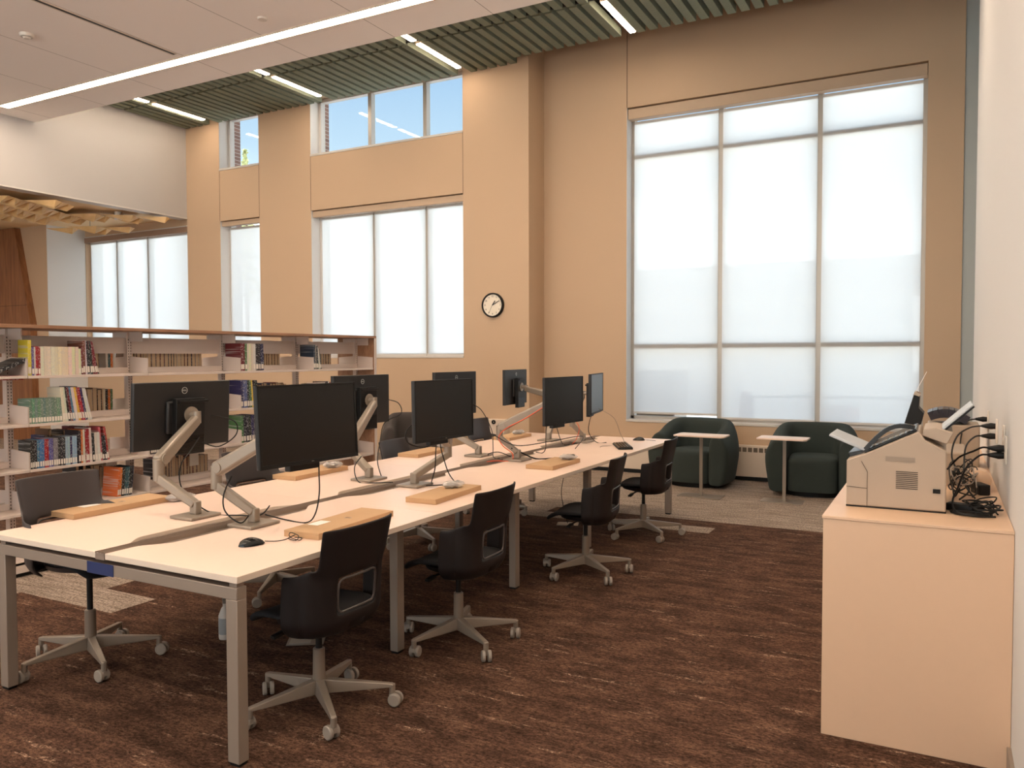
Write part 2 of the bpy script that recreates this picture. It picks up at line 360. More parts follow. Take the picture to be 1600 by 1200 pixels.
# windows -------------------------------------------------------------
def window(idx, x0, x1, z0, z1, yf, yg, mull, trans, fr=.05, m_=M_FRAMEW, sill=True):
    r_ = empty('window_%d' % idx, ((x0 + x1) / 2, yg, z0)); struct(r_); ox, oy, oz = (x0 + x1) / 2, yg, z0
    mb = MB()
    for a, b in (((x0, z0), (x0 + fr, z1)), ((x1 - fr, z0), (x1, z1)), ((x0, z0), (x1, z0 + fr)), ((x0, z1 - fr), (x1, z1))):
        mb.box((a[0] - ox, -.05, a[1] - oz), (b[0] - ox, .05, b[1] - oz))
    mb.build('window_frame', m_, r_, bevel=.003)
    mb = MB()
    for mx in mull: mb.box((mx - .032 - ox, -.05, z0 + fr - oz), (mx + .032 - ox, .05, z1 - fr - oz))
    for tz in trans: mb.box((x0 + fr - ox, -.048, tz - .03 - oz), (x1 - fr - ox, .048, tz + .03 - oz))
    if mull or trans: mb.build('mullion', M_METAL, r_, bevel=.003)
    box('pane', (x0 + fr - ox, .01, z0 + fr - oz), (x1 - fr - ox, .016, z1 - fr - oz), M_GLASS, r_)
    if sill: box('window_sill', (x0 - ox, yf - oy - .01, -.02), (x1 - ox, -.05, .012), M_FRAMEW, r_, .003)
    return r_
m3 = (-7.785, -6.80); m3u = (-7.86, -6.83)
window(1, XJ + .02, XL - .01, L0, kz(3.85), YL + .04, YL + .19, (-13.87, -12.98), (), sill=False)
window(2, XA0, XA1, L0, L1, YL, YL + .25, (), ())
window(3, XB0, XB1, L0, L1, YL, YL + .25, m3, ())
window(4, XA0, XA1, U0, U1, YL, YL + .25, (), ())
window(5, XB0, XB1, U0, U1, YL, YL + .25, m3u, ())
window(6, BX0, BX1, BZ0, BZ1, YW, YW + .24, (-2.545, -1.34), (kz(4.21) + .0, 1.70), m_=M_METAL)
# white plaster reveals of the openings
for n_, (x0, z0, z1) in enumerate(((XA0, L0, L1), (XA0, U0, U1), (XB0, L0, L1), (XB0, U0, U1))):
    struct(box('trim_%d' % (n_ + 3), (x0 - .001, YL + .004, z0), (x0 + .005, YL + .2, z1), M_WHITEW))
struct(box('trim_7', (BX0 - .001, YW + .004, BZ0), (BX0 + .005, YW + .19, BZ1), M_WHITEW))

window(7, -11.0, -6.2, .3, 4.7, -5, -5.1, (-9.4, -7.8), (), sill=False)  # unseen window, added for daylight fill from behind the camera
window(8, -5.6, -.8, .3, 4.7, -5, -5.1, (-4.0, -2.4), (), sill=False)  # second added window, out of view, also for rear daylight

def shade(x0, x1, z0, z1, y, label, group, hem=True):
    r_ = empty('roller_shade', ((x0 + x1) / 2, y, z1)); tag(r_, label, 'shade', group); h_ = (x1 - x0) / 2; d = z1 - z0
    MB().box((-h_, 0, -d), (h_, .0012, -.02)).build('shade_fabric', M_SHADE, r_)
    if hem: MB().box((-h_, -.006, -d - .02), (h_, .008, -d + .008)).build('hem_bar', M_FRAMEW, r_, bevel=.003)
    MB().tube([(-h_, .02, -.025), (h_, .02, -.025)], .024, 12).build('roller_tube', M_FRAMEW, r_, smooth=True)
    return r_
def cassette(x0, x1, z0, z1, y, label, d=.09):
    o = box('shade_cassette', (x0, y, z0), (x1, y + d, z1), M_CASSETTE, None, .004)
    return tag(o, label, 'blind box', None)
gs = 'drawn white roller shades'
b1 = [XJ + .03, -13.87, -12.98, XL - .01]
for i in range(3): shade(b1[i] + .012, b1[i + 1] - .012, L0 + .02, kz(3.76), YL + .127, 'white roller shade, %s panel of the far left window behind the bookshelf' % ('left', 'middle', 'right')[i], gs)
shade(XA0 + .05, XA1 - .01, L0 + .03, kz(3.77), YL + .187, 'narrow white roller shade in the slim window below the small clerestory', gs)
b3 = [XB0 + .05, m3[0], m3[1], XB1 - .01]
for i in range(3): shade(b3[i] + .014, b3[i + 1] - .014, L0 + .03, kz(3.77), YL + .187, 'white roller shade, %s panel of the window left of the clock' % ('left', 'middle', 'right')[i], gs)
b6 = [BX0 + .02, -2.545, -1.34, BX1 - .02]
for i in range(3): shade(b6[i] + .028, b6[i + 1] - .028, BZ0 + (.10, .06, .05)[i], 4.74, YW + .178, 'tall white roller shade, %s panel of the big window behind the armchairs' % ('left', 'middle', 'right')[i], gs)
cq = cassette(XJ + .02, XL - .03, kz(3.74), kz(3.85) - .014, YL + .015, 'brown shade box over the far left window behind the bookshelf'); cq.data.materials[0] = mat('brown_shade_box', (150, 122, 104), .5)
tag(box('shade_rail', (XJ + .02, YL + .01, kz(3.85) - .014), (XL - .03, YL + .038, kz(3.85) + .004), M_FRAMEW), 'thin white rail on top of the brown shade box, far left window', 'rail')
cassette(XA0 + .01, XA1, kz(3.77), L1 - .012, YL + .03, 'short beige shade box over the slim window')
cassette(XB0 + .01, XB1, kz(3.75), L1 - .012, YL + .03, 'long beige shade box over the window left of the clock')
cassette(BX0 + .01, BX1 - .005, 4.735, BZ1 - .015, YW + .03, 'long tan shade box over the big window behind the armchairs', .12)

# felt baffles and the lamps between them ---------------------------------
LX = [-10.86 * K, -8.34 * K, -5.865 * K, -3.37 * K]
px = .155 * K; bx0 = LX[0]
zones = ['left of the leftmost short lamp', 'between the leftmost and second short lamps', 'between the second and third short lamps', 'between the third and rightmost short lamps', 'right of the rightmost short lamp']
mbf = MB().box((-.05, 0, 0), (.05, 1.0, .10)); baf = mbf.build('ceiling_baffle', M_BAF, None, .003); first = True
k = -7
while True:
    x = bx0 + k * px; k += 1
    if x > .9: break
    if x < XL + .03 or any(abs(x - lx) < .09 for lx in LX) or (x > .2 and False): continue
    zi = sum(x > lx for lx in LX)
    for (ya, yb, wh) in ((YS + .03, 8.365 * K, 'near the smooth ceiling'), (8.405 * K, 9.42 * K if x > XC - .1 else YL - .005, 'next to the windows')):
        if x > .2 and ya < 8.3: yb = min(yb, 8.365 * K)
        o = baf if first else baf.copy()
        if not first: COL.objects.link(o)
        first = False
        o.location = (x, ya, ZB); o.scale = (1, yb - ya, 1)
        tag(o, 'dark green felt ceiling baffle %s, %s' % (wh, zones[zi]), 'ceiling baffle', 'felt baffles %s %s' % (wh, zones[zi]))
names = ['leftmost', 'second from left', 'third from left', 'rightmost']
for i, lx in enumerate(LX):
    for (ya, yb, wh) in ((YS + .05, 8.34 * K, 'rear piece'), (8.43 * K, 9.40 * K, 'window-side piece')):
        r_ = empty('linear_light', (lx, (ya + yb) / 2, ZB)); tag(r_, 'short linear lamp among the felt baffles, %s line, %s' % (names[i], wh), 'ceiling light', 'short linear lamps between baffles')
        h_ = (yb - ya) / 2
        MB().box((-.045, -h_, .012), (.045, h_, .12)).build('housing', M_STRIPF, r_, bevel=.002)
        MB().box((-.034, -h_ + .01, .0), (.034, h_ - .01, .013)).build('diffuser', M_STRIP, r_)
# black cross rail carrying the baffles
tag(box('baffle_rail', (XL, 8.37 * K, ZB + .03), (.9, 8.40 * K, ZB + .17), M_DECK), 'black rail crossing the green baffles at mid length', 'rail')

# long linear lamps in the smooth ceiling
def long_lamp(x0, x1, y0, label, z=ZS):
    r_ = empty('linear_light', ((x0 + x1) / 2, y0 + .065, z)); tag(r_, label, 'ceiling light', 'long linear lamps in the smooth ceiling'); h_ = (x1 - x0) / 2
    MB().box((-h_ - .02, -.085, -.012), (h_ + .02, -.066, 0)).box((-h_ - .02, .066, -.012), (h_ + .02, .085, 0)).box((-h_ - .02, -.066, -.012), (-h_, .066, 0)).box((h_, -.066, -.012), (h_ + .02, .066, 0)).build('trim_frame', M_STRIPF, r_)
    MB().box((-h_, -.066, -.006), (h_, .066, 0)).build('diffuser', M_STRIP, r_)
long_lamp(-11.2 * K, .15, 6.29 * K, 'long bright linear lamp running across the smooth ceiling')
long_lamp(-11.2, .15, 2.4, 'added out-of-view linear lamp above the near desk end')  # unseen strip added to light the desk from above
long_lamp(-11.2, .15, -.6, 'added fill lamp, unseen, behind the viewer')  # unseen strip added as fill from behind the camera
long_lamp(-11.2, .15, -3.4, 'added fill lamp, unseen, farthest behind the viewer')  # one more unseen strip, added to brighten surfaces facing the camera
long_lamp(-16.8, -12.2, 4.6, 'added unseen lamp brightening the low zone beyond the soffit', kz(3.99))  # unseen lamp added because the low zone came out dark
long_lamp(-16.8, -12.2, 1.0, 'second added unseen lamp brightening the low zone beyond the soffit', kz(3.99))  # another added strip, out of view, for the same dark zone
r_ = empty('smoke_detector', (-8.49 * K, 5.07 * K, ZS)); tag(r_, 'round white smoke detector on the smooth ceiling', 'smoke detector')
MB().lathe([(0, -.05), (.03, -.05), (.04, -.035), (.062, -.03), (.07, -.012), (.07, 0)], 28).build('body', M_WHITE, r_, smooth=True)
MB().lathe([(.045, -.0355), (.047, -.030), (.055, -.030), (.056, -.033)], 28).build('vent_ring', M_BLACK, r_, smooth=True)
o = MB().lathe([(0, -.02), (.045, -.02), (.05, -.012), (.05, 0)], 24, (0, 0, 0)).build('sprinkler_cover', M_WHITE, smooth=True); o.location = (-6.03 * K, 5.96 * K, ZS)
tag(o, 'small white round sprinkler cap on the smooth ceiling', 'sprinkler cover')
r_ = empty('slot_diffuser', (-7.735, 4.2, ZS)); tag(r_, 'black linear air slot in the smooth ceiling meeting the long lamp', 'air diffuser')
MB().box((-.02, -2.2, -.004), (.02, 2.10, 0)).build('slot', M_BLACK, r_)
MB().box((-.034, -2.2, -.007), (-.02, 2.10, 0)).box((.02, -2.2, -.007), (.034, 2.10, 0)).build('flange', M_STRIPF, r_)

# folded wood clouds under the low ceiling ------------------------------------
def cloud(loc, rz, nx, ny, a, b, label):
    r_ = empty('wood_cloud', loc, rz); tag(r_, label, 'ceiling sculpture', 'folded wood ceiling clouds')
    mb = MB()
    for i in range(nx):
        for j in range(ny):
            if abs(i - (nx - 1) / 2) / nx + abs(j - (ny - 1) / 2) / ny > .62: continue
            x0, y0 = (i - nx / 2) * a, (j - ny / 2) * b
            p = [(x0, y0, 0), (x0 + a, y0, 0), (x0 + a, y0 + b, 0), (x0, y0 + b, 0)]; t = (x0 + a * (.92 if (i + j) % 2 else .70), y0 + b * .15, -.105)
            mb.add(p + [t], [(0, 1, 4), (1, 2, 4), (2, 3, 4), (3, 0, 4), (3, 2, 1, 0)])
    mb.build('folded_panel', M_PLY, r_)
    MB().cyl((0, 0, 0), (0, 0, kz(3.99) - loc[2]), .006, 8).build('hanger', M_METAL, r_)
    return r_
cloud((-12.75, 7.15, 3.93), R(28), 4, 7, .5, .17, 'folded plywood ceiling cloud at the left picture edge')
cloud((-13.35, 8.15, 3.95), R(28), 4, 6, .5, .16, 'folded plywood ceiling cloud beside the left picture edge')
cloud((-13.25, 8.95, 3.84), R(24), 3, 3, .52, .15, 'lower pointed plywood cloud before the far left window')
cloud((-12.35, 8.95, 3.96), R(32), 3, 3, .5, .15, 'pointed plywood cloud nearest the right end of the soffit')
for i, (x, y, lb) in enumerate(((-12.35, 8.85, 'white cylinder downlight above the right plywood cloud'), (-13.3, 8.7, 'white cylinder downlight above the lower plywood cloud'))):
    r_ = empty('downlight', (x, y, kz(3.99))); tag(r_, lb, 'ceiling light', 'cylinder downlights')
    MB().lathe([(.055, 0), (.055, -.13), (.045, -.13), (.045, -.12), (0, -.12)], 24).build('can', M_WHITE, r_, smooth=True)
    MB().lathe([(0, -.118), (.044, -.118)], 24).build('lens', M_STRIP, r_)

# clock ----------------------------------------------------------------------
ck = empty('wall_clock', (-5.455 * K, YL, kz(2.271))); tag(ck, 'round white wall clock with thick black rim between the windows', 'clock')
def facey(o):  # lathe about z turned to face -y
    o.rotation_euler = (R(90), 0, 0); return o
facey(MB().lathe([(.172, 0), (.172, .04), (.165, .048), (.152, .048), (.150, .03)], 48).build('rim', M_BLACK, ck, smooth=True))
facey(MB().lathe([(0, .03), (.151, .03)], 48).build('face', M_CLOCKF, ck))
for h in range(1, 13):
    a = R(90 - 30 * h); text('numeral', str(h), .034, (.122 * math.cos(a), -.031, .122 * math.sin(a)), (R(90), 0, 0), M_BLACK, ck)
MB().bar((0, -.036, 0), (.075 * math.sin(R(36)), -.036, .075 * math.cos(R(36))), .012, .002, side=(1, 0, 0)).build('hour_hand', M_BLACK, ck)
MB().bar((0, -.039, 0), (.12 * math.sin(R(62)), -.039, .12 * math.cos(R(62))), .002, .008, side=(0, 1, 0)).build('minute_hand', M_BLACK, ck)
MB().bar((0, -.042, 0), (.125 * math.sin(R(205)), -.042, .125 * math.cos(R(205))), .002, .003, side=(0, 1, 0)).build('second_hand', M_BLACK, ck)

# heaters ----------------------------------------------------------------------
ht = empty('baseboard_heater', (-2.4, YW - .06, .055)); tag(ht, 'long beige convector heater on the back wall under the big window', 'heater')
MB().box((-2.5, -.05, 0), (2.55, .055, .39)).build('cover', M_EDGE, ht, bevel=.006)
mb = MB()
for i in range(75):
    x = -2.46 + i * .067; mb.box((x, -.0515, .31), (x + .05, -.045, .365))
mb.build('grille', mat('heater_slot_shadow', (112, 98, 84), .7), ht)
MB().box((-2.5, -.02, -.05), (2.55, .05, 0)).build('plinth', M_BLACK, ht)
cv = empty('wall_cabinet', (-5.46, YL - .08, 0)); tag(cv, 'small beige cabinet with a round black knob below the clock', 'cabinet')
MB().box((-.13, -.08, 0), (.16, .08, .69)).build('body', M_EDGE, cv, bevel=.004)
facey(MB().lathe([(.012, 0), (.03, 0), (.03, .012), (.012, .012), (.012, 0)], 20).build('knob', M_BLACK, cv, smooth=True)).location = (0, -.08, .655)

# desk ---------------------------------------------------------------------------
DX0, DX1, DXC, DY0, DY1, DZ = -3.955, -2.325, -3.135, 2.13, 7.70, .74
NB = 4; BL = (DY1 - DY0) / NB
desk = empty('bench_desk', (DXC, (DY0 + DY1) / 2, 0)); tag(desk, 'long white eight-seat bench desk with taupe metal legs', 'desk')
def D(p): return (p[0] - DXC, p[1] - (DY0 + DY1) / 2, p[2])
CH = .032
for k in range(NB):
    a, b = DY0 + k * BL + .001, DY0 + (k + 1) * BL - .001; c = (a + b) / 2
    for sgn, xo in ((1, DX1), (-1, DX0)):
        pts = [(xo, a), (xo, b)]
        xi = DXC + sgn * CH; dp = .085
        inn = [(xi, b), (xi, c + .56)]
        for t in range(1, 8): u = t / 8; inn.append((xi + sgn * dp * (3 * u * u - 2 * u ** 3), c + .56 - .16 * u))
        inn += [(xi + sgn * dp, c + .40), (xi + sgn * dp, c - .40)]
        for t in range(1, 8): u = t / 8; inn.append((xi + sgn * dp * (1 - (3 * u * u - 2 * u ** 3)), c - .40 - .16 * u))
        inn += [(xi, c - .56), (xi, a)]
        poly = [D((x, y, DZ - .026)) for x, y in pts + inn]
        if sgn < 0: poly = poly[::-1]
        mb = MB().prism(poly, (0, 0, .026))
        nf = len(mb.f); mb.m = [1] * nf; mb.m[1] = 0
        mb.build('desktop', [M_LAM, M_EDGE], desk, bevel=.0015, seg=1)
mb = MB(); mb.box(D((DXC - CH - .10, DY0 + .05, DZ - .022)), D((DXC + CH + .10, DY1 - .05, DZ - .016)))
mb.box(D((DXC - CH + .002, DY0, DZ - .03)), D((DXC + CH - .002, DY1, DZ - .002)))
for dx in (-.030, -.010, .010, .028): mb.box(D((DXC + dx - .0015, DY0, DZ - .002)), D((DXC + dx + .0015, DY1, DZ + .003)))
mb.build('cable_tray', M_TRAY, desk)
mb = MB()
for k in range(NB):
    for s_ in (-1, 1): mb.box(D((DXC + s_ * .07 - .012, DY0 + (k + .42) * BL, DZ - .0165)), D((DXC + s_ * .07 + .012, DY0 + (k + .42) * BL + .05, DZ - .0145)))
mb.build('finger_slot', M_BLACK, desk)
for yy in (DY0 + .01, DY1 - .06):   # end frames
    mb = MB(); mb.box(D((DX0 + .045, yy, .645)), D((DX1 - .012, yy + .05, .693))); mb.build('end_beam', M_DESKMETAL, desk, bevel=.003)
    for x0 in (DX0 + .045, DX1 - .072):
        lg = MB().box(D((x0, yy, .012)), D((x0 + .06, yy + .05, .646))).build('leg', M_DESKMETAL, desk, bevel=.003)
        MB().box(D((x0 + .006, yy + .005, 0)), D((x0 + .054, yy + .045, .012))).build('foot', M_BLACK, lg)
        MB().box(D((x0 + .01, yy + .01, .693)), D((x0 + .05, yy + .045, .714))).build('spacer', M_TRAY, desk)
for yy in (3.37, 4.69, 5.95):
    for x0 in (-2.55, -3.78):
        lg = MB().box(D((x0, yy, .012)), D((x0 + .05, yy + .06, .69))).build('leg', M_DESKMETAL, desk, bevel=.003)
        MB().box(D((x0 + .005, yy + .006, 0)), D((x0 + .045, yy + .054, .012))).build('foot', M_BLACK, lg)
    MB().box(D((-3.74, yy + .01, .645)), D((-2.54, yy + .05, .69))).build('cross_beam', M_DESKMETAL, desk)
for x0 in (-2.60, -3.72): MB().box(D((x0, DY0 + .06, .665)), D((x0 + .05, DY1 - .06, .705))).build('long_rail', M_DECK, desk)
MB().box(D((DXC - .03, DY0 + .6, .60)), D((DXC + .03, DY1 - .6, .70))).build('cable_basket', M_DECK, desk)
o = box('tape_strip', (-.0, 0, 0), (.175, .002, .05), M_BLUE); o.location = (-3.235, DY0 + .0075, .643)
tag(o, 'strip of blue masking tape on the desk end beam', 'tape')

# monitors and arms ------------------------------------------------------------------
M_SCREEN = mat('matte_screen', (12, 9, 9), .30, spec=.4)
M_MBACK = mat('monitor_back_plastic', (26, 25, 26), .5, bump=.03)
M_LOGO = mat('chrome_logo', (205, 205, 200), .3, .4)
def make_monitor():
    r_ = empty('monitor')                       # screen faces +X, width along Y, origin at the panel centre
    W2, H2 = .306, .1825
    MB().box((-.022, -W2, -H2), (.0, W2, H2)).build('housing', M_MBACK, r_, bevel=.004)
    mb = MB()
    for a, b in (((-W2, H2 - .010), (W2, H2)), ((-W2, -H2), (W2, -H2 + .018)), ((-W2, -H2), (-W2 + .010, H2)), ((W2 - .010, -H2), (W2, H2))): mb.box((-.002, a[0], a[1]), (.006, b[0], b[1]))
    mb.build('bezel', M_BLACK, r_, bevel=.001)
    MB().box((0, -W2 + .010, -H2 + .018), (.003, W2 - .010, H2 - .010)).build('screen', M_SCREEN, r_)
    bp = MB().box((-.045, -.12, -.10), (-.020, .12, .08)).build('back_cover', M_MBACK, r_, bevel=.01)
    pc = MB().box((-.082, -.092, -.215), (-.046, .092, .095)).build('mini_computer', M_BLACK, r_, bevel=.003)
    mb = MB()
    for i in range(12): mb.box((-.0835, -.085, -.205 + i * .008), (-.0815, .085, -.202 + i * .008))
    mb.build('vent', M_BLACKG, pc)
    MB().box((-.09, -.11, .07), (-.03, .08, .085)).build('mount_bracket', M_BLACK, r_, bevel=.002)
    lg = MB(); lg.lathe([(.0155, 0), (.0185, 0), (.0185, .001), (.0155, .001), (.0155, 0)], 32)
    l_ = lg.build('logo_ring', M_LOGO, r_); l_.location = (-.0225, 0, .135); l_.rotation_euler = (0, R(-90), 0)
    t_ = text('logo_lettering', 'DELL', .0125, (-.0228, 0, .135), (R(90), 0, R(-90)), M_LOGO, r_)
    t2 = text('logo_lettering', 'DELL', .008, (.0062, 0, -H2 + .009), (R(90), 0, R(90)), mat('dim_logo', (110, 106, 100), .4), r_)
    return r_
mon0 = make_monitor(); first = True
# key: centre, yaw of the width axis, tilt, side label
MON = [('A', (-3.74, 3.05, 1.25), 267, 3, 'back of a wide black monitor at the near left desk place'),
       ('B', (-2.563, 2.797, 1.262), 87, 3, 'wide black monitor facing us at the near right desk place, largest in view'),
       ('C', (-3.78, 4.66, 1.25), 268, 0, 'back of a black monitor, second place on the bookshelf side'),
       ('D', (-2.665, 4.09, 1.245), 88, 1, 'black monitor second from the front on the window side of the desk'),
       ('E', (-3.62, 5.70, 1.256), 268, 0, 'black monitor seen from behind, third place on the bookshelf side, half hidden'),
       ('F', (-3.98, 7.45, 1.245), 276, 0, 'slim looking black monitor seen from behind at the far left place'),
       ('G', (-2.58, 5.655, 1.225), 86, 0, 'black monitor third from the front on the window side of the desk'),
       ('H', (-2.80, 6.86, 1.225), 102, 0, 'monitor with a pale reflecting screen at the far right place')]
MONO = {}
for key, c, yaw, tilt, lb in MON:
    o = mon0 if first else copy_tree(mon0); first = False
    o.location = c; o.rotation_euler = (0, R(-tilt), R(yaw - 90)); tag(o, lb, 'monitor', 'black monitors along the bench desk'); MONO[key] = o
def make_arm(base, elbow, mon, lb, post=.085):
    """base (x,y), elbow point and monitor key; parts in world axes around the base"""
    bx, by = base; r_ = empty('monitor_mount', (bx, by, DZ + .0005)); tag(r_, lb, 'monitor arm', 'silver monitor arms on the bench desk')
    MB().box((-.0825, -.095, 0), (.0825, .095, .016)).build('base_plate', M_ARM, r_, bevel=.005)
    MB().bar((0, 0, .014), (0, 0, post), .05, .04, side=(1, 0, 0)).build('post', M_ARM, r_, bevel=.008, seg=3)
    E_ = Vector((elbow[0] - bx, elbow[1] - by, elbow[2] - DZ)); P = Vector((0, 0, post))
    MB().bar((0, 0, post - .02), (E_.x, E_.y, E_.z - .075), .052, .04, .05, .045).build('lower_arm', M_ARM, r_, bevel=.008, seg=3)
    MB().tube([(E_.x, E_.y, E_.z - .095), (E_.x, E_.y, E_.z + .02)], .027, 20).build('elbow', M_ARM, r_, smooth=True, bevel=.003)
    _, c, yaw, _, _ = [q for q in MON if q[0] == mon][0]
    n_ = Vector((math.cos(R(yaw - 90)), math.sin(R(yaw - 90)), 0)); hd = Vector((c[0] - bx, c[1] - by, c[2] - DZ)) - n_ * .083
    hp = hd - n_ * .05
    ua = MB().bar(E_, (hp.x, hp.y, hp.z - .02), .055, .075, .046, .055).build('upper_arm', M_ARM, r_, bevel=.014, seg=3)
    d_ = (hp - E_).normalized(); sd = d_.cross(Vector((0, 0, 1))).normalized(); q = E_ + d_ * .03
    MB().cyl(q - sd * .033, q + sd * .033, .026, 24).build('pivot_cap', M_ARM, ua, smooth=True)
    MB().tube([(hp.x, hp.y, hp.z - .045), (hp.x, hp.y, hp.z + .02)], .021, 16).build('head_joint', M_ARM, r_, smooth=True)
    MB().cyl(hp, hd, .018).build('tilt_stub', M_ARM, r_, smooth=True)
    MB().cyl(hd - n_ * .006, hd, .045, 28).build('mount_plate', M_ARM, r_, smooth=True)
    return r_
make_arm((-3.395, 2.845), (-3.575, 2.765, 1.02), 'A', 'silver arm carrying the near left monitor, seen whole against the bookshelf')
make_arm((-2.975, 2.84), (-3.13, 2.75, 1.015), 'B', 'silver arm carrying the near right monitor, partly behind its screen')
make_arm((-3.38, 4.25), (-3.55, 4.28, .99), 'C', 'silver arm carrying the second monitor on the bookshelf side')
make_arm((-2.965, 4.19), (-2.86, 4.42, 1.0), 'D', 'silver arm rising behind the second monitor on the window side')
make_arm((-3.38, 5.69), (-3.56, 5.65, .98), 'E', 'silver arm carrying the third monitor on the bookshelf side')
make_arm((-3.375, 7.03), (-3.40, 7.28, 1.16), 'F', 'silver arm stretched up to the far left monitor')
make_arm((-2.965, 5.60), (-3.10, 5.55, .995), 'G', 'silver arm with an orange cable, third on the window side')
make_arm((-3.03, 7.07), (-3.12, 7.02, .985), 'H', 'silver arm carrying the pale screen at the far right place')

# cables on the desk
def cab(pts, lb, m_=None, r=.0035, name='monitor_cable'):
    return tag(cable(name, pts, r, m_ or M_BLACK), lb, 'cable', 'cables on the bench desk')
Z0 = DZ + .005
cab([(-2.65, 2.95, 1.10), (-2.66, 2.96, 1.02), (-2.66, 2.96, .90), (-2.68, 2.95, .80), (-2.77, 2.985, Z0), (-2.90, 2.99, Z0), (-3.02, 3.02, Z0), (-3.10, 3.04, Z0)], 'black cable hanging from the large near right monitor to its arm base')
cab([(-3.08, 2.80, .98), (-3.07, 2.74, .90), (-3.05, 2.73, .82), (-2.98, 2.76, Z0 + .02), (-3.0, 2.84, Z0 + .05), (-3.06, 2.90, Z0 + .03)], 'black cable looping under the elbow of the near right arm')
cab([(-3.66, 3.10, 1.12), (-3.60, 2.99, 1.06), (-3.52, 2.86, 1.00), (-3.50, 2.84, .90), (-3.44, 2.86, .82), (-3.36, 2.93, Z0), (-3.22, 2.96, Z0), (-3.12, 3.02, Z0), (-3.11, 3.08, Z0 + .04)], 'black cable drooping under the near left arm to the tray')
cab([(-3.66, 3.18, 1.24), (-3.58, 3.28, 1.20), (-3.58, 3.29, 1.12), (-3.62, 3.2, 1.06), (-3.66, 3.12, 1.09)], 'black cable loop beside the back of the near left monitor')
cab([(-3.68, 4.82, 1.25), (-3.60, 4.88, 1.22), (-3.56, 4.86, 1.14), (-3.62, 4.74, 1.08), (-3.52, 4.55, .95), (-3.44, 4.42, .84), (-3.36, 4.36, Z0)], 'black cable from the second bookshelf-side monitor')
cab([(-3.42, 4.22, .90), (-3.43, 4.16, .83), (-3.36, 4.12, Z0), (-3.24, 4.15, Z0), (-3.16, 4.22, Z0)], 'short black cable curving round the second left arm base')
cab([(-2.72, 4.10, 1.10), (-2.74, 4.10, 1.0), (-2.76, 4.12, .88), (-2.80, 4.14, .79), (-2.90, 4.28, Z0), (-3.04, 4.30, Z0)], 'black cable straight down from the second window-side monitor')
cab([(-2.74, 4.2, 1.1), (-2.80, 4.24, 1.02), (-2.76, 4.22, .92), (-2.70, 4.20, .82), (-2.62, 4.22, Z0), (-2.64, 4.36, Z0), (-2.78, 4.30, Z0), (-2.92, 4.16, Z0)], 'black cable with a wide loop on the desktop by the second window-side arm')
cab([(-2.74, 3.98, 1.2), (-2.78, 3.86, 1.14), (-2.78, 3.86, 1.06), (-2.74, 3.98, 1.02), (-2.72, 4.06, 1.06)], 'black cable loop at the left edge of the second window-side monitor')
cab([(-3.50, 5.72, 1.18), (-3.42, 5.80, 1.12), (-3.34, 5.84, .95), (-3.28, 5.76, .82), (-3.22, 5.66, Z0), (-3.14, 5.62, Z0)], 'black cable from the third bookshelf-side monitor')
cab([(-3.30, 5.72, Z0), (-3.24, 5.62, Z0 + .03), (-3.18, 5.68, Z0 + .04), (-3.10, 5.74, Z0)], 'short black cable arc beside the third left arm base')
cab([(-2.72, 5.60, 1.18), (-2.86, 5.52, 1.08), (-3.02, 5.52, 1.0), (-3.08, 5.50, .93), (-3.04, 5.50, .86), (-2.98, 5.54, .80), (-2.98, 5.52, Z0), (-3.08, 5.46, Z0), (-3.12, 5.38, Z0)], 'orange network cable along the third window-side arm', M_ORANGE)
cab([(-2.70, 5.72, 1.14), (-2.80, 5.80, 1.02), (-2.84, 5.86, .90), (-2.9, 5.98, .80), (-2.98, 6.08, Z0), (-3.06, 6.12, Z0)], 'black cable hanging behind the third window-side monitor')
cab([(-3.10, 5.48, .94), (-2.96, 5.58, .86), (-2.78, 5.80, .88), (-2.66, 6.10, .90), (-2.70, 6.3, .86), (-2.86, 6.5, Z0)], 'long black cable swagging from the third window-side arm')
cab([(-3.0, 5.56, .84), (-2.94, 5.62, .80), (-2.86, 5.72, Z0), (-2.74, 5.78, Z0 + .004)], 'thick black plug cable lying across the third arm base', None, .006)
cab([(-2.86, 6.92, 1.06), (-2.90, 6.92, .95), (-2.92, 6.96, .84), (-2.88, 7.06, Z0), (-2.80, 7.10, Z0)], 'black cable down the far right arm')
cab([(-2.80, 6.90, 1.08), (-2.66, 6.92, 1.0), (-2.62, 6.98, .86), (-2.60, 7.02, Z0), (-2.72, 6.8, Z0), (-2.70, 6.70, Z0)], 'thin grey cable from the pale screen to the keyboard', M_DESKMETAL, .0025)
cab([(-3.05, 6.9, .98), (-2.96, 6.82, .90), (-2.98, 6.8, .80), (-3.04, 6.84, Z0)], 'orange cable on the far right arm', M_ORANGE, .003)
cab([(-3.42, 7.2, 1.1), (-3.30, 7.0, .98), (-3.2, 6.86, .86), (-3.12, 6.8, Z0), (-3.04, 6.78, Z0)], 'black cable from the far left monitor arm')

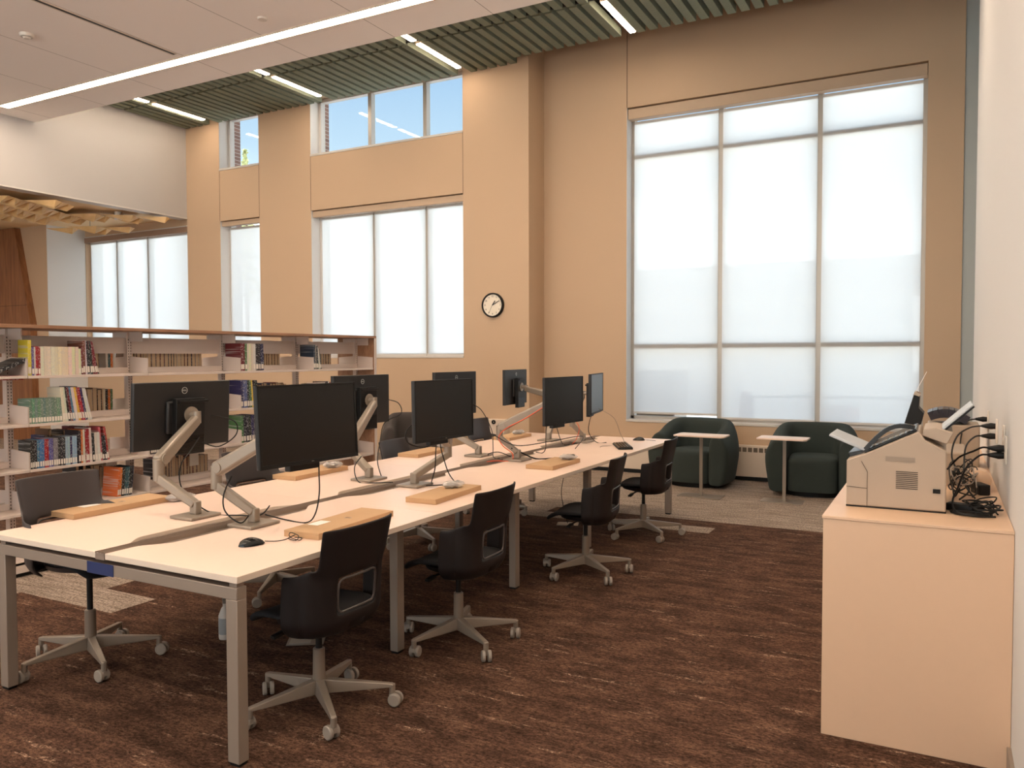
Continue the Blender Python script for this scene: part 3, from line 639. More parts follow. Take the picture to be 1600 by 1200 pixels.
# cardboard keyboard boxes, bagged mice, mouse, keyboard
def carton(c, L_, W_, rz, lb, plain=True):
    r_ = empty('cardboard_box', (c[0], c[1], DZ + .0005), R(rz)); tag(r_, lb, 'cardboard box', 'flat keyboard cartons on the desk')
    MB().box((-W_ / 2, -L_ / 2, 0), (W_ / 2, L_ / 2, .03)).build('carton', M_CARD, r_, bevel=.0015)
    MB().box((-W_ / 2 - .0006, -L_ / 2 + .0, .022), (W_ / 2 + .0006, -L_ / 2 + .0006, .0225)).build('flap_seam', M_GROOVE, r_)
    if not plain:
        MB().box((-.08, -.16, .03), (-.02, -.06, .0306)).build('sticker', M_PAPER, r_)
        lr = MB().lathe([(.0155, 0), (.018, 0), (.018, .0004), (.0155, .0004), (.0155, 0)], 28).build('logo_ring', M_DESKMETAL, r_); lr.location = (0, .05, .0301)
        text('logo_lettering', 'DELL', .012, (0, .05, .0304), (0, 0, R(0)), M_DESKMETAL, r_, .0002)
    return r_
carton((-4.0 + .01, 2.80), .60, .20, 1, 'flat cardboard carton nearest the left desk corner, bagged mouse on its end', False)
carton((-3.905, 4.27), .57, .20, 3, 'flat cardboard carton below the large monitor on the bookshelf side')
carton((-2.58, 3.03), .60, .20, 3, 'flat cardboard carton with a sticker behind the nearest chair', False)
carton((-2.59, 3.97), .55, .20, 3, 'flat cardboard carton under a bagged mouse beside the second chair')
carton((-2.58, 5.46), .50, .22, 0, 'flat cardboard carton beyond the third window-side monitor arm base')
carton((-3.86, 5.6), .5, .2, 2, 'flat cardboard carton behind the second window-side monitor')
carton((-3.82, 7.1), .5, .2, 2, 'flat cardboard carton at the far left place')
def bagged(c, z, lb, rz=0, s_=1.):
    r_ = empty('bagged_mouse', (c[0], c[1], z), rz); tag(r_, lb, 'bagged mouse', 'mice in clear bags'); rnd = random.Random(lb)
    mb = MB(); rows = []
    for i in range(9):
        t = -1 + 2 * i / 8; rr = max(.02, (1 - abs(t) ** 2.5)) ** .5
        rows.append([(t * .075 * s_, math.cos(a) * .04 * rr * s_ * (1 + rnd.uniform(-.2, .2)), .022 + max(-1, math.sin(a)) * .021 * rr * (1 + rnd.uniform(-.3, .35))) for a in [2 * math.pi * k / 12 for k in range(12)]])
    mb.grid(rows, closeu=True); mb.build('bag', M_BAG, r_)
    mb = MB(); rows = []
    for i in range(9):
        t = -1 + 2 * i / 8; rr = max(.02, (1 - t * t)) ** .5
        rows.append([(t * .05 * s_ - .01, math.cos(a) * .028 * rr * s_, .016 + max(-.5, math.sin(a)) * .017 * rr) for a in [2 * math.pi * k / 14 for k in range(14)]])
    mb.grid(rows, closeu=True).build('mouse', M_BLACK, r_, smooth=True)
    pts = []
    for i in range(22): a = i * .9; pts.append((.025 + .03 * math.cos(a) * (1 - .01 * i), .012 * math.sin(a * 1.3) + .012 * math.sin(a), .034 + .004 * math.sin(i * 1.7)))
    cable('cord', pts, .002, M_BLACK, r_, 4)
bagged((-3.86, 3.13), DZ + .002, 'mouse in a clear bag on the near left carton', R(70), 1.15)
bagged((-2.60, 4.08), DZ + .031, 'mouse in a clear bag on the carton beside the second chair', R(60))
bagged((-2.52, 5.60), DZ + .031, 'mouse in a clear bag on the carton by the third chair', R(40))
bagged((-3.85, 4.43), DZ + .031, 'mouse in a clear bag just below the large near monitor', R(60))
bagged((-3.82, 5.85), DZ + .031, 'mouse in a clear bag behind the second window-side monitor', R(60))
bagged((-3.80, 7.2), DZ + .031, 'mouse in a clear bag at the far left place', R(60))
def mouse(c, rz, lb, cord):
    r_ = empty('computer_mouse', (c[0], c[1], DZ), R(rz)); tag(r_, lb, 'computer mouse', 'loose black mice')
    mb = MB(); rows = []
    for i in range(13):
        t = -1 + 2 * i / 12; rr = max(.03, (1 - abs(t) ** 2.6)) ** .5
        hgt = .034 * (1 - .35 * max(0, t)) * rr; rows.append([(t * .058, math.cos(a) * .031 * rr * (1 - .12 * t), .002 + max(0, math.sin(a)) * hgt) for a in [2 * math.pi * k / 18 for k in range(18)]])
    mb.grid(rows, closeu=True).build('body', M_BLACKG, r_, smooth=True)
    MB().cyl((-.03, -.004, .024), (-.03, .004, .024), .007, 14).build('scroll_wheel', M_DECK, r_)
    if cord: cable('cord', cord, .002, M_BLACK, r_, 5)
mouse((-2.665, 2.53), 68, 'black mouse with coiled cord on the near right desktop', [(.058, 0, .01), (.09, -.01, .006), (.12, -.02, .006), (.145, -.03, .01), (.17, -.06, .03), (.19, -.02, .02), (.165, -.01, .008), (.175, -.07, .008), (.2, -.04, .02), (.18, -.0, .03), (.16, -.04, .02), (.19, -.07, .006), (.215, -.04, .008), (.19, -.02, .01)])
mouse((-2.60, 7.45), 200, 'black mouse at the far end of the desk', [(-.058, 0, .01), (-.1, .01, .006), (-.16, .05, .006)])
kb = empty('keyboard', (-2.55, 6.86, DZ), R(-62)); tag(kb, 'black keyboard on the desk left of the third chair back', 'keyboard')
MB().prism([(-.22, -.065, 0), (-.22, .065, 0), (-.22, .065, .02), (-.22, -.065, .010)], (.44, 0, 0)).build('case', M_BLACK, kb, bevel=.003)
mb = MB()
for i in range(5):
    for j in range(18): mb.box((-.21 + j * .0235, -.058 + i * .024, .011 + i * .0018), (-.21 + j * .0235 + .019, -.058 + i * .024 + .019, .019 + i * .0018))
mb.build('keys', M_BLACKG, kb)

# task chairs ---------------------------------------------------------------------------
def make_chair(shell_m):
    r_ = empty('task_chair')
    ys = [0, .05, .10, .128, .16, .192, .218, .238, .254]; n_ = 3.0; A_, B_ = .222, .268
    half = []
    for y in ys: half.append((-A_ * (1 - (y / B_) ** n_) ** (1 / n_), y))
    for x in (-.125, -.10, -.075, -.05, -.035): half.append((x, B_ * (1 - (abs(x) / A_) ** n_) ** (1 / n_) + (.0)))
    cols = [(x, -y) for x, y in reversed(half[1:])] + half
    zs = [.395, .42, .45, .487, .54, .60, .648, .69, .74, .80, .848, .862]
    sc_ = [.80, .92, 1, 1, 1, 1, 1, 1, 1, 1, 1, 1]
    rows = []
    for z, s_ in zip(zs, sc_):
        row = []
        for x, y in cols:
            lean = max(0, z - .52) * .08 + max(0, z - .66) * .13
            zz = z + (.048 * max(0, 1 - abs(abs(y) - .235) / .05) if z == .648 else 0)
            if z > .66: xx = -.222 + (x + .222) * .85
            else: xx = x
            wid = 1.0 + (.25 * (z - .66) if z > .66 and abs(y) < .23 else 0)
            row.append((xx * s_ - lean + (1 - s_) * -.05, y * s_ * wid, zz))
        rows.append(row)
    mb = MB(); nC = len(cols); vs = [p for rw in rows for p in rw]; fs = []
    for i in range(len(zs) - 1):
        for k_ in range(nC - 1):
            ym = abs(cols[k_][1] + cols[k_ + 1][1]) / 2; 
            if i >= 6 and ym > (.238 if i == 6 else .218): continue
            if 3 <= i <= 5 and ym < .128: continue
            fs.append((i * nC + k_, i * nC + k_ + 1, (i + 1) * nC + k_ + 1, (i + 1) * nC + k_))
    mb.add(vs, fs)
    # drop unused verts
    o = mb.build('shell', shell_m, r_, smooth=True, sub=2, solid=.012)
    bm = bmesh.new(); bm.from_mesh(o.data); bmesh.ops.delete(bm, geom=[v for v in bm.verts if not v.link_faces], context='VERTS'); bm.to_mesh(o.data); bm.free()
    def sp_(y, z): 
        lean = max(0, z - .52) * .08; return (-A_ * (1 - (abs(y) / B_) ** n_) ** (1 / n_) - lean, y, z)
    loop = [sp_(y, .497) for y in (-.10, -.05, 0, .05, .10)] + [sp_(.118, .515), sp_(.122, .56), sp_(.120, .62)] + [sp_(y, .638) for y in (.10, .05, 0, -.05, -.10)] + [sp_(-.120, .62), sp_(-.122, .56), sp_(-.118, .515), sp_(-.10, .497)]
    MB().tube(smoothpts(loop, 4), .0048, 8).build('handle_rim', M_RIM, r_, smooth=True)
    rows = []
    for i in range(9):
        t = i / 8; row = []
        for k_ in range(9):
            u = -1 + 2 * k_ / 8; x = -.20 + .46 * t; wd = .222 * (1 - .18 * max(0, (t - .6) / .4) ** 2 - .25 * max(0, (.25 - t) / .25) ** 2)
            z = .452 + .012 * abs(u) ** 3 - .055 * max(0, (t - .72) / .28) ** 2 * 1.0 + .01 * (1 - t)
            row.append((x - .02 * abs(u) ** 3 * (t > .9), u * wd, z))
        rows.append(row)
    MB().grid(rows).build('seat', M_SEAT, r_, smooth=True, sub=1, solid=.028)
    mb = MB(); rows = []
    for z, a, b in ((.44, .20, .19), (.415, .19, .18), (.40, .14, .13), (.385, .08, .08)):
        rows.append([(-.01 + a * math.cos(q) * (1 if math.cos(q) > 0 else 1.1), b * math.sin(q), z) for q in [2 * math.pi * k_ / 24 for k_ in range(24)]])
    mb.grid(rows, closeu=True).build('underside', shell_m, r_, smooth=True)
    MB().lathe([(.0, .375), (.035, .375), (.04, .385), (.04, .40), (0, .40)], 20).build('mechanism', M_BLACK, r_, smooth=True)
    MB().tube([(.03, .05, .395), (.06, .16, .385)], .006, 8).bar((.06, .15, .383), (.07, .21, .372), .03, .014).build('lever', M_BLACK, r_, bevel=.003)
    MB().cyl((0, 0, .25), (0, 0, .385), .0145, 20).build('gas_column', M_BLACK, r_, smooth=True)
    MB().lathe([(0, .07), (.026, .07), (.028, .13), (.026, .272), (.022, .276), (0, .276)], 28).build('column_sleeve', M_GREYM, r_, smooth=True)
    for k_ in range(5):
        lg = MB(); lg.add([(.02, -.026, .075), (.02, .026, .075), (.02, .019, .138), (.02, -.019, .138), (.325, -.013, .083), (.325, .013, .083), (.325, .012, .100), (.325, -.012, .100)],
                          [(3, 2, 1, 0), (4, 5, 6, 7), (0, 1, 5, 4), (1, 2, 6, 5), (2, 3, 7, 6), (3, 0, 4, 7)])
        lg.cyl((.322, 0, .052), (.322, 0, .098), .0135, 14)
        L_ = lg.build('leg', M_GREYM, r_, bevel=.004)
        cs = MB(); cs.box((-.012, -.010, -.0), (.012, .010, .022))
        for s_ in (-1, 1):
            cs.tube([(-.016, s_ * .007, 0), (-.016, s_ * .009, 0), (-.016, s_ * .022, 0), (-.016, s_ * .026, 0)], [.027, .0295, .0295, .025], 28)
        c_ = cs.build('caster', M_CAST, L_, smooth=True); c_.location = (.322, 0, .0305); c_.rotation_euler = (0, 0, R((25, 160, 70, -40, 110)[k_]))
        L_.rotation_euler = (0, 0, R(72 * k_))
    return r_
M_RIM = mat('shell_rim', (70, 62, 60), .35)
M_SHELL_LIT = mat('lit_shell_plastic', (60, 54, 54), .45, bump=.05, bscale=400)  # same shell plastic, paler: window light on it is put into the colour
ch0 = make_chair(M_SHELL)
CHAIRS = [((-2.425, 2.685), 180, -38, 0.0, 'dark task chair nearest the viewer on the window side'),
          ((-2.32, 3.685), 180 + 2, -104, 0.01, 'dark task chair second from the front on the window side'),
          ((-2.245, 5.29), 188, -111, 0.0, 'dark task chair third from the front, seat front pointing left'),
          ((-2.28, 6.66), 185, -43, 0.0, 'dark task chair farthest along the window side, before an armchair'),
          ((-3.84, 2.55), 1, -24, .095, 'task chair with painted-in window-lit tone at the near left corner facing the desk'),
          ((-3.90, 3.90), -4, 10, .075, 'dark task chair on the bookshelf side behind the large near monitor'),
          ((-3.86, 5.50), 4, 40, .0, 'task chair on the bookshelf side, mostly behind the second window-side monitor'),
          ((-3.90, 6.93), 0, 0, .075, 'task chair at the far left place, its back in profile')]
LITD = {}
for i, (p, rz, base, up, lb) in enumerate(CHAIRS):
    o = ch0 if i == 0 else copy_tree(ch0)
    o.location = (p[0], p[1], 0); o.rotation_euler = (0, 0, R(rz)); tag(o, lb, 'chair', 'task chairs around the bench desk')
    legs = 0
    if i >= 4:
        for c_ in o.children:
            if c_.name.split('.')[0] in ('shell', 'underside'):
                if i == 4: c_.data = c_.data.copy(); c_.data.materials[0] = M_SHELL_LIT; LITD[c_.name.split('.')[0]] = c_.data
                else: c_.data = LITD[c_.name.split('.')[0]]
    for c_ in o.children:
        nm = c_.name.split('.')[0]
        if nm == 'leg': c_.rotation_euler = (0, 0, R(base + 72 * legs - rz)); legs += 1
        elif up and nm in ('shell', 'handle_rim', 'seat', 'underside', 'mechanism', 'lever'): c_.location.z += up
        elif up and nm == 'gas_column': c_.scale = (1, 1, 1 + up / .135); c_.location.z = -.25 * (up / .135)

# armchairs ------------------------------------------------------------------------------
def make_armchair(m_):
    r_ = empty('armchair')      # faces -Y
    path = []
    W2, DP = .36, .30; 
    for t in [i / 4 for i in range(0, 4)]: path.append((-W2, -DP + t * .32, -1, 0, t * .25))
    for i in range(0, 9):
        a = math.pi - i * math.pi / 8; c_, s_ = math.cos(a), math.sin(a); n_ = 2.6
        x = W2 * (abs(c_) ** (2 / n_)) * (1 if c_ > 0 else -1); y = .02 + .33 * abs(s_) ** (2 / n_); L_ = math.hypot(c_, s_)
        nx, ny = c_, s_; path.append((x, y, nx, ny, 1))
    for t in [1 - i / 4 for i in range(1, 5)]: path.append((W2, -DP + t * .32, 1, 0, t * .25))
    rows = []
    for j, (x, y, nx, ny, hh) in enumerate(path):
        back = max(0, min(1, (y + .30) / .55)); h = .64 + .155 * (3 * back ** 2 - 2 * back ** 3)
        pr = [(-.06, .05), (.02, .05), (.038, .075), (.05, .18), (.075, .34), (.078, .48), (.05, .62 * h / .8 + .04), (.02, h - .05), (-.015, h - .008), (-.06, h), (-.10, h - .025), (-.125, h - .09), (-.13, .45), (-.13, .30), (-.13, .08), (-.12, .05)]
        rows.append([(x + nx * a, y + ny * a, z) for a, z in pr])
    f0, f1 = rows[0], rows[-1]
    def capr(rw, dy, s_):
        cx = sum(p[0] for p in rw) / len(rw); return [(cx + (p[0] - cx) * s_, p[1] + dy, .05 + (p[2] - .05) * (1 - (1 - s_) * .12)) for p in rw]
    rows = [capr(f0, -.055, .4), capr(f0, -.05, .72), capr(f0, -.03, .92)] + rows + [capr(f1, -.03, .92), capr(f1, -.05, .72), capr(f1, -.055, .4)]
    mb = MB().grid(rows, closeu=True); n_ = len(rows[0]); mb.f.append(list(range(n_))[::-1]); mb.m.append(0); k0 = (len(rows) - 1) * n_; mb.f.append(list(range(k0, k0 + n_))); mb.m.append(0)
    mb.build('body', m_, r_, smooth=True, sub=2)
    rows = []
    for z, s_ in ((.06, .97), (.08, 1), (.36, 1), (.405, .985), (.435, .93), (.448, .8), (.452, .4)):
        row = []
        for k_ in range(28):
            a = 2 * math.pi * k_ / 28; n2 = 5; c_, q_ = math.cos(a), math.sin(a); sx = .235 * abs(c_) ** (2 / n2) * (1 if c_ > 0 else -1); sy = .285 * abs(q_) ** (2 / n2) * (1 if q_ > 0 else -1)
            row.append((sx * s_, -.075 + sy * s_ - (.02 * math.cos(sx / .235 * 1.5) if q_ < 0 else 0), z))
        rows.append(row)
    mb = MB().grid(rows, closeu=True); mb.f.append(list(range(6 * 28, 7 * 28))); mb.m.append(0); mb.build('seat_cushion', m_, r_, smooth=True, sub=1)
    MB().lathe([(0, 0), (.30, 0), (.30, .05), (0, .05)], 32).build('plinth', M_BLACK, r_)
    return r_
ac = make_armchair(M_GREEN); ac.location = (-2.63, 9.66, 0); ac.rotation_euler = (0, 0, R(-6)); ac.scale = (1.16, 1.0, 1.0)
tag(ac, 'dark green tub armchair on the left under the big window', 'armchair', 'green tub armchairs under the window')
a2 = copy_tree(ac); a2.location = (-1.26, 9.60, 0); a2.rotation_euler = (0, 0, R(4)); tag(a2, 'dark green tub armchair on the right, partly behind the fax machine', 'armchair', 'green tub armchairs under the window')
a3 = copy_tree(ac); a3.location = (-6.35, 8.95, 0); a3.rotation_euler = (0, 0, R(35)); a3.scale = (1, 1, 1); tag(a3, 'dark grey tub armchair by the left wall behind the desk monitors', 'armchair')
for c_ in a3.children:
    if c_.name.split('.')[0] in ('body', 'seat_cushion'): c_.data = c_.data.copy(); c_.data.materials[0] = M_GREYUP

# laptop side tables
def side_table(px_, py_, x0, x1, lb):
    r_ = empty('side_table', (px_, py_, 0)); tag(r_, lb, 'side table', 'white topped laptop tables')
    t = MB(); t.prism([(x0 - px_, -.14, .672), (x1 - px_ - .03, -.16, .672), (x1 - px_, -.13, .672), (x1 - px_ + .0, .14, .672), (x0 - px_ + .03, .16, .672), (x0 - px_, .13, .672)], (0, 0, .02))
    t.build('table_top', M_LAM, r_, bevel=.005)
    MB().bar((0, 0, .008), (0, 0, .672), .035, .022, side=(1, 0, 0)).build('post', M_GREYM, r_, bevel=.003)
    MB().prism([(x0 - px_ + .03, -.10, 0), (x1 - px_ - .08, -.15, 0), (x1 - px_ - .04, -.12, 0), (x1 - px_ - .05, .14, 0), (x0 - px_ + .06, .14, 0), (x0 - px_ + .03, .11, 0)], (0, 0, .008)).build('base_plate', M_GREYM, r_, bevel=.002)
side_table(-2.344, 8.80, -2.62, -2.06, 'small white-topped side table before the left green armchair')
side_table(-1.467, 8.88, -1.735, -1.225, 'small white-topped side table before the right green armchair')

# white counter and machines -----------------------------------------------------------------
ct = empty('counter', (-.085, 5.0, 0)); tag(ct, 'white box counter against the right wall', 'counter')
M_CTR = mat('white_solid_surface', (222, 188, 158), .38, vary=.015, vscale=30)
MB().box((-.335, -1.52, 0), (.334, 1.9, .900)).build('body', M_CTR, ct, bevel=.002)
MB().box((-.339, -1.524, .900), (.334, 1.9, .913)).build('worktop', M_CTR, ct, bevel=.002)
CT = .9135
fx = empty('fax_machine', (-.1665, 3.735, CT)); tag(fx, 'beige fax machine with handset and paper trays on the near counter end', 'fax machine')
prof = [(-.191, 0), (.191, 0), (.191, .252), (.110, .296), (.088, .332), (-.122, .224), (-.191, .197)]
MB().prism([(x, 0, z + .006) for x, z in prof], (0, .40, 0)).build('case', M_OFFW, fx, bevel=.006, seg=3)
MB().box((-.192, .004, 0), (.192, .396, .006)).build('foot_plate', M_BLACK, fx)
mb = MB()
for i in range(10): mb.box((.003, -.0015, .092 + i * .0078), (.086, .001, .095 + i * .0078))
mb.build('side_vent', M_GROOVE, fx)
MB().box((-.038, -.002, .206), (.075, .001, .226)).build('grip_recess', mat('recess_shade', (150, 136, 122), .6), fx)
MB().box((.142, -.004, .082), (.170, .001, .100)).build('power_switch', M_BLACKG, fx, bevel=.001)
MB().bar((-.108, -.0015, .004), (-.108, -.0015, .130), .0015, .002, side=(1, 0, 0)).bar((-.108, -.0015, .130), (-.108, -.0015, .155), .0015, .002, side=(1, 0, 0)).bar((-.108, -.0015, .155), (-.132, -.0015, .20), .0015, .002, side=(1, 0, 0)).bar((-.191, -.0015, .088), (-.108, -.0015, .083), .002, .0015, side=(0, 1, 0)).build('panel_seam', M_GROOVE, fx)
# control panel on the sloping top, handset, trays
sl = math.atan2(.332 - .224, .21)
cp = MB(); cp.bar((-.125, .20, .236), (.078, .20, .340), .34, .012, side=(0, 1, 0)).build('control_panel', M_BLACKG, fx, bevel=.003)
kx = MB()
for i in range(7):
    for j in range(8):
        t = .15 + i * .11; kx.bar((-.125 + .203 * t, .07 + j * .036, .244 + .104 * t), (-.125 + .203 * t + .012, .07 + j * .036, .244 + .104 * t + .006), .022, .006, side=(0, 1, 0))
kx.build('keypad', M_WHITE, fx)
cx = MB(); hp_ = [(-.118 + .19 * t, .03, .250 + .10 * t + .045 * math.sin(math.pi * t)) for t in [i / 10 for i in range(11)]]
for p, q in zip(hp_, hp_[1:]): cx.bar(p, q, .045, .018, side=(0, 1, 0))
cx.build('handset', M_BLACKG, fx, smooth=True)
MB().bar((-.10, .055, .27), (.06, .055, .352), .02, .012, side=(0, 1, 0)).build('cradle', M_GREYM, fx, bevel=.002)
MB().bar((-.270, .20, .302), (-.10, .20, .232), .27, .012, side=(0, 1, 0)).build('paper_tray', M_TRAYG, fx, bevel=.003)
MB().bar((-.19, .2, .215), (-.10, .2, .235), .24, .02, side=(0, 1, 0)).build('tray_support', M_BLACKG, fx, bevel=.003)
MB().prism([(.098, .03, .318), (.192, .03, .285), (.215, .03, .335), (.15, .03, .352), (.105, .03, .345)], (0, .33, 0)).build('document_feeder', M_OFFW, fx, bevel=.004)
MB().bar((.175, .19, .345), (.285, .19, .452), .26, .010, side=(0, 1, 0)).build('document_tray', M_TRAYG, fx, bevel=.003)
MB().bar((.178, .19, .336), (.288, .19, .443), .262, .006, side=(0, 1, 0)).build('tray_underside', M_BLACK, fx)
# second printer further back with raised black tray
p2 = empty('printer', (-.10, 4.75, CT)); tag(p2, 'second printer with a raised black paper tray behind the fax machine', 'printer')
MB().box((-.15, -.2, 0), (.22, .25, .17)).build('case', M_OFFW, p2, bevel=.01)
MB().prism([(-.105, 0, .17), (-.02, 0, .17), (.012, 0, .30), (.022, 0, .345), (-.004, 0, .375), (.0, 0, .435), (-.028, 0, .445)], (0, .2, 0)).build('raised_tray', M_BLACK, p2, bevel=.004)
MB().bar((-.024, .10, .45), (.03, .10, .565), .16, .002, side=(0, 1, 0)).build('sheet', M_PAPER, p2)
MB().bar((-.018, .10, .435), (-.010, .10, .455), .18, .03, side=(0, 1, 0)).build('tray_lip', M_OFFW, p2)
p3 = empty('desk_phone', (.05, 5.45, CT)); tag(p3, 'dark curved desk machine cover behind the document tray', 'office machine')
hp_ = [(-.11 + .20 * t, 0, .24 + .075 * math.sin(math.pi * (.25 + .6 * t))) for t in [i / 8 for i in range(9)]]
cx = MB()
for p, q in zip(hp_, hp_[1:]): cx.bar(p, q, .3, .05, side=(0, 1, 0))
cx.build('curved_cover', mat('dark_blue_grey_plastic', (46, 42, 50), .35), p3, smooth=True)
MB().box((-.12, -.16, 0), (.15, .16, .25)).build('base', M_OFFW, p3, bevel=.008)
# wall outlets
OUT = [(5.46, 1.18, 'rear', 1), (4.62, 1.19, 'second from rear', 2), (3.98, 1.165, 'nearest', 2), (4.10, 1.2, 'slightly behind the nearest', 0)]
for y, z, wn, nplug in OUT:
    r_ = empty('wall_outlet', (.25, y, z)); tag(r_, 'white outlet plate above the counter, %s' % wn, 'outlet', 'outlets above the counter')
    MB().box((-.008, -.037, -.06), (0, .037, .06)).build('plate', M_WHITE, r_, bevel=.003)
    MB().box((-.010, -.017, .008), (-.007, .017, .038)).box((-.010, -.017, -.038), (-.007, .017, -.008)).build('socket', M_EDGE, r_, bevel=.001)
def plug(y, z, pts, lb):
    r_ = empty('mains_lead', (.24, y, z)); tag(r_, lb, 'power cord', 'power cords plugged in above the counter')
    MB().tube([(0, 0, 0), (-.02, 0, 0), (-.045, 0, 0), (-.06, 0, 0)], [.014, .016, .010, .006], 10).build('plug_body', M_BLACK, r_, smooth=True)
    cable('cord', [(-.055, 0, 0)] + [(p[0] - .24, p[1] - y, p[2] - z) for p in pts], .0042, M_BLACK, r_)
Zc = CT + .006
plug(5.46, 1.19, [(.14, 5.40, 1.18), (.11, 5.3, 1.12), (.10, 5.1, 1.02), (.14, 4.9, .97), (.12, 4.6, Zc)], 'black cord from the rear outlet')
plug(4.62, 1.215, [(.13, 4.55, 1.21), (.07, 4.45, 1.17), (.05, 4.35, 1.08), (.09, 4.25, 1.0), (.12, 4.2, .95), (.08, 4.1, Zc)], 'black cord from the upper socket of the second outlet')
plug(4.62, 1.165, [(.15, 4.55, 1.165), (.11, 4.42, 1.13), (.10, 4.3, 1.05), (.10, 4.2, .98), (.14, 4.1, Zc + .01)], 'black cord from the lower socket of the second outlet')
plug(3.98, 1.14, [(.15, 3.98, 1.135), (.10, 3.96, 1.08), (.07, 3.92, 1.0), (.05, 3.86, .95), (.06, 3.74, Zc + .008), (.12, 3.70, Zc), (.20, 3.72, Zc)], 'black cord from the lower socket of the nearest outlet')
plug(3.98, 1.17, [(.16, 3.99, 1.17), (.13, 4.02, 1.15), (.08, 4.05, 1.12), (.05, 4.1, 1.08), (.03, 4.05, 1.06)], 'black cord from the upper socket of the nearest outlet')
rnd = random.Random(3)
def tangle(name, c, n_, rx, ry, rz_, r_, lb, m_=M_BLACK):
    pts = [(c[0] + rx * math.cos(i * 1.15 + rnd.uniform(-.4, .4)) * rnd.uniform(.55, 1), c[1] + ry * math.sin(i * 1.15 + rnd.uniform(-.4, .4)) * rnd.uniform(.5, 1), c[2] + r_ + abs(rz_ * math.sin(i * .7) * rnd.uniform(.3, 1))) for i in range(n_)]
    return tag(cable(name, pts, r_, m_), lb, 'cable bundle', 'tangled cables on the counter')
tangle('cable_bundle', (.165, 3.80, CT), 26, .06, .07, .045, .0035, 'tangled black cable bundle nearest the wall on the counter')
tangle('cable_bundle', (.15, 3.86, CT + .01), 22, .07, .05, .05, .0028, 'thin black wire coil on top of the near counter bundle')
tangle('cable_bundle', (.12, 3.75, CT), 10, .09, .04, .006, .006, 'thick black cable loop lying before the counter bundle')
tangle('cable_bundle', (.09, 4.25, CT), 26, .06, .14, .14, .0032, 'tall black tangle of wires behind the fax machine')
tangle('cable_bundle', (.10, 4.45, CT), 18, .07, .15, .18, .0028, 'loose wires rising behind the fax machine', M_BLACK)
tangle('cable_bundle', (.10, 4.2, CT + .05), 14, .06, .10, .1, .003, 'pale grey wires among the black tangle', M_CAST)
def adapter(loc, rz, lb, size=(.06, .13, .03), m_=M_BLACK):
    o = MB().box((-size[0] / 2, -size[1] / 2, 0), (size[0] / 2, size[1] / 2, size[2])).build('power_adapter', m_, None, bevel=.006); o.location = loc; o.rotation_euler = (0, 0, R(rz)); return tag(o, lb, 'power adapter')
adapter((.09, 3.84, CT), 70, 'flat black power brick beside the fax machine')
adapter((.17, 4.35, CT), 20, 'black power brick by the wall in the cable tangle', (.05, .1, .05))
o = MB().tube([(0, -.08, 0), (0, -.06, 0), (0, .06, 0), (0, .08, 0)], [.02, .05, .05, .02], 20).build('cord_spool', M_CTR, None, smooth=True); o.location = (.17, 4.5, CT + .05); tag(o, 'rounded cream device by the wall behind the cables', 'device')

# things on the floor
bt = empty('spray_bottle', (-3.50, 3.12, 0)); tag(bt, 'white bottle standing on the carpet under the desk', 'bottle')
MB().lathe([(0, 0), (.033, 0), (.035, .01), (.035, .13), (.02, .17), (.012, .18), (.012, .2), (0, .2)], 24).build('bottle', M_WHITE, bt, smooth=True)
MB().lathe([(.0355, .03), (.0355, .12)], 24).build('label_band', mat('grey_label', (170, 170, 168), .5), bt, smooth=True)
MB().lathe([(0, .198), (.014, .198), (.014, .225), (0, .225)], 16).build('cap', M_GREYM, bt, smooth=True)
def floor_box(x, y, rz, lb, cord):
    r_ = empty('floor_box', (x, y, 0), R(rz)); tag(r_, lb, 'floor outlet', 'floor outlet plates under the desk')
    MB().box((-.10, -.07, 0), (.10, .07, .006)).build('plate', M_GREYM, r_, bevel=.002)
    MB().box((-.085, -.06, .006), (.03, .06, .009)).build('lid', M_METAL, r_, bevel=.002)
    if cord: cable('cord', cord, .003, M_BLACK, r_)
floor_box(-3.07, 3.30, 35, 'square floor outlet plate under the nearest chair seat', None)
floor_box(-3.05, 6.76, 20, 'floor outlet plate with a thin cord rising to the desk', [(0, 0, .01), (-.03, .0, .12), (-.06, .01, .3), (-.03, 0, .5), (-.04, 0, .6)])

# bookshelf --------------------------------------------------------------------------------
SX, SF, SB = -6.12, -5.86, -6.38
SY = [2.447 + 1.003 * i for i in range(6)]      # bay boundaries 2.45 .. 7.46
SZ = [.435, .747, 1.08, 1.435]
bs = empty('bookshelf', (SX, 5.0, 0)); tag(bs, 'long double-sided cream steel bookshelf with brown wooden top', 'bookshelf')
def B(p): return (p[0] - SX, p[1] - 5.0, p[2])
MB().box(B((SB - .04, 1.6, 1.782)), B((SF + .02, 7.50, 1.808))).build('top', M_TOPWOOD, bs, bevel=.002)
MB().box(B((SB - .02, 7.47, 0)), B((SF + .015, 7.495, 1.782))).box(B((SF + .012, 7.465, 0)), B((SF + .022, 7.5, 1.782)), 1).build('end_panel', [M_TOPWOOD, M_SHELFM], bs)
for y in SY:
    mb = MB().box(B((SX - .025, y - .022, .0)), B((SX + .025, y + .022, 1.78)))
    for i in range(66):
        z = .15 + i * .024; mb.box(B((SX + .024, y - .014, z)), B((SX + .0255, y - .008, z + .013)), 1); mb.box(B((SX + .024, y + .008, z)), B((SX + .0255, y + .014, z + .013)), 1)
    mb.build('upright', [M_SHELFM, M_GROOVE], bs)
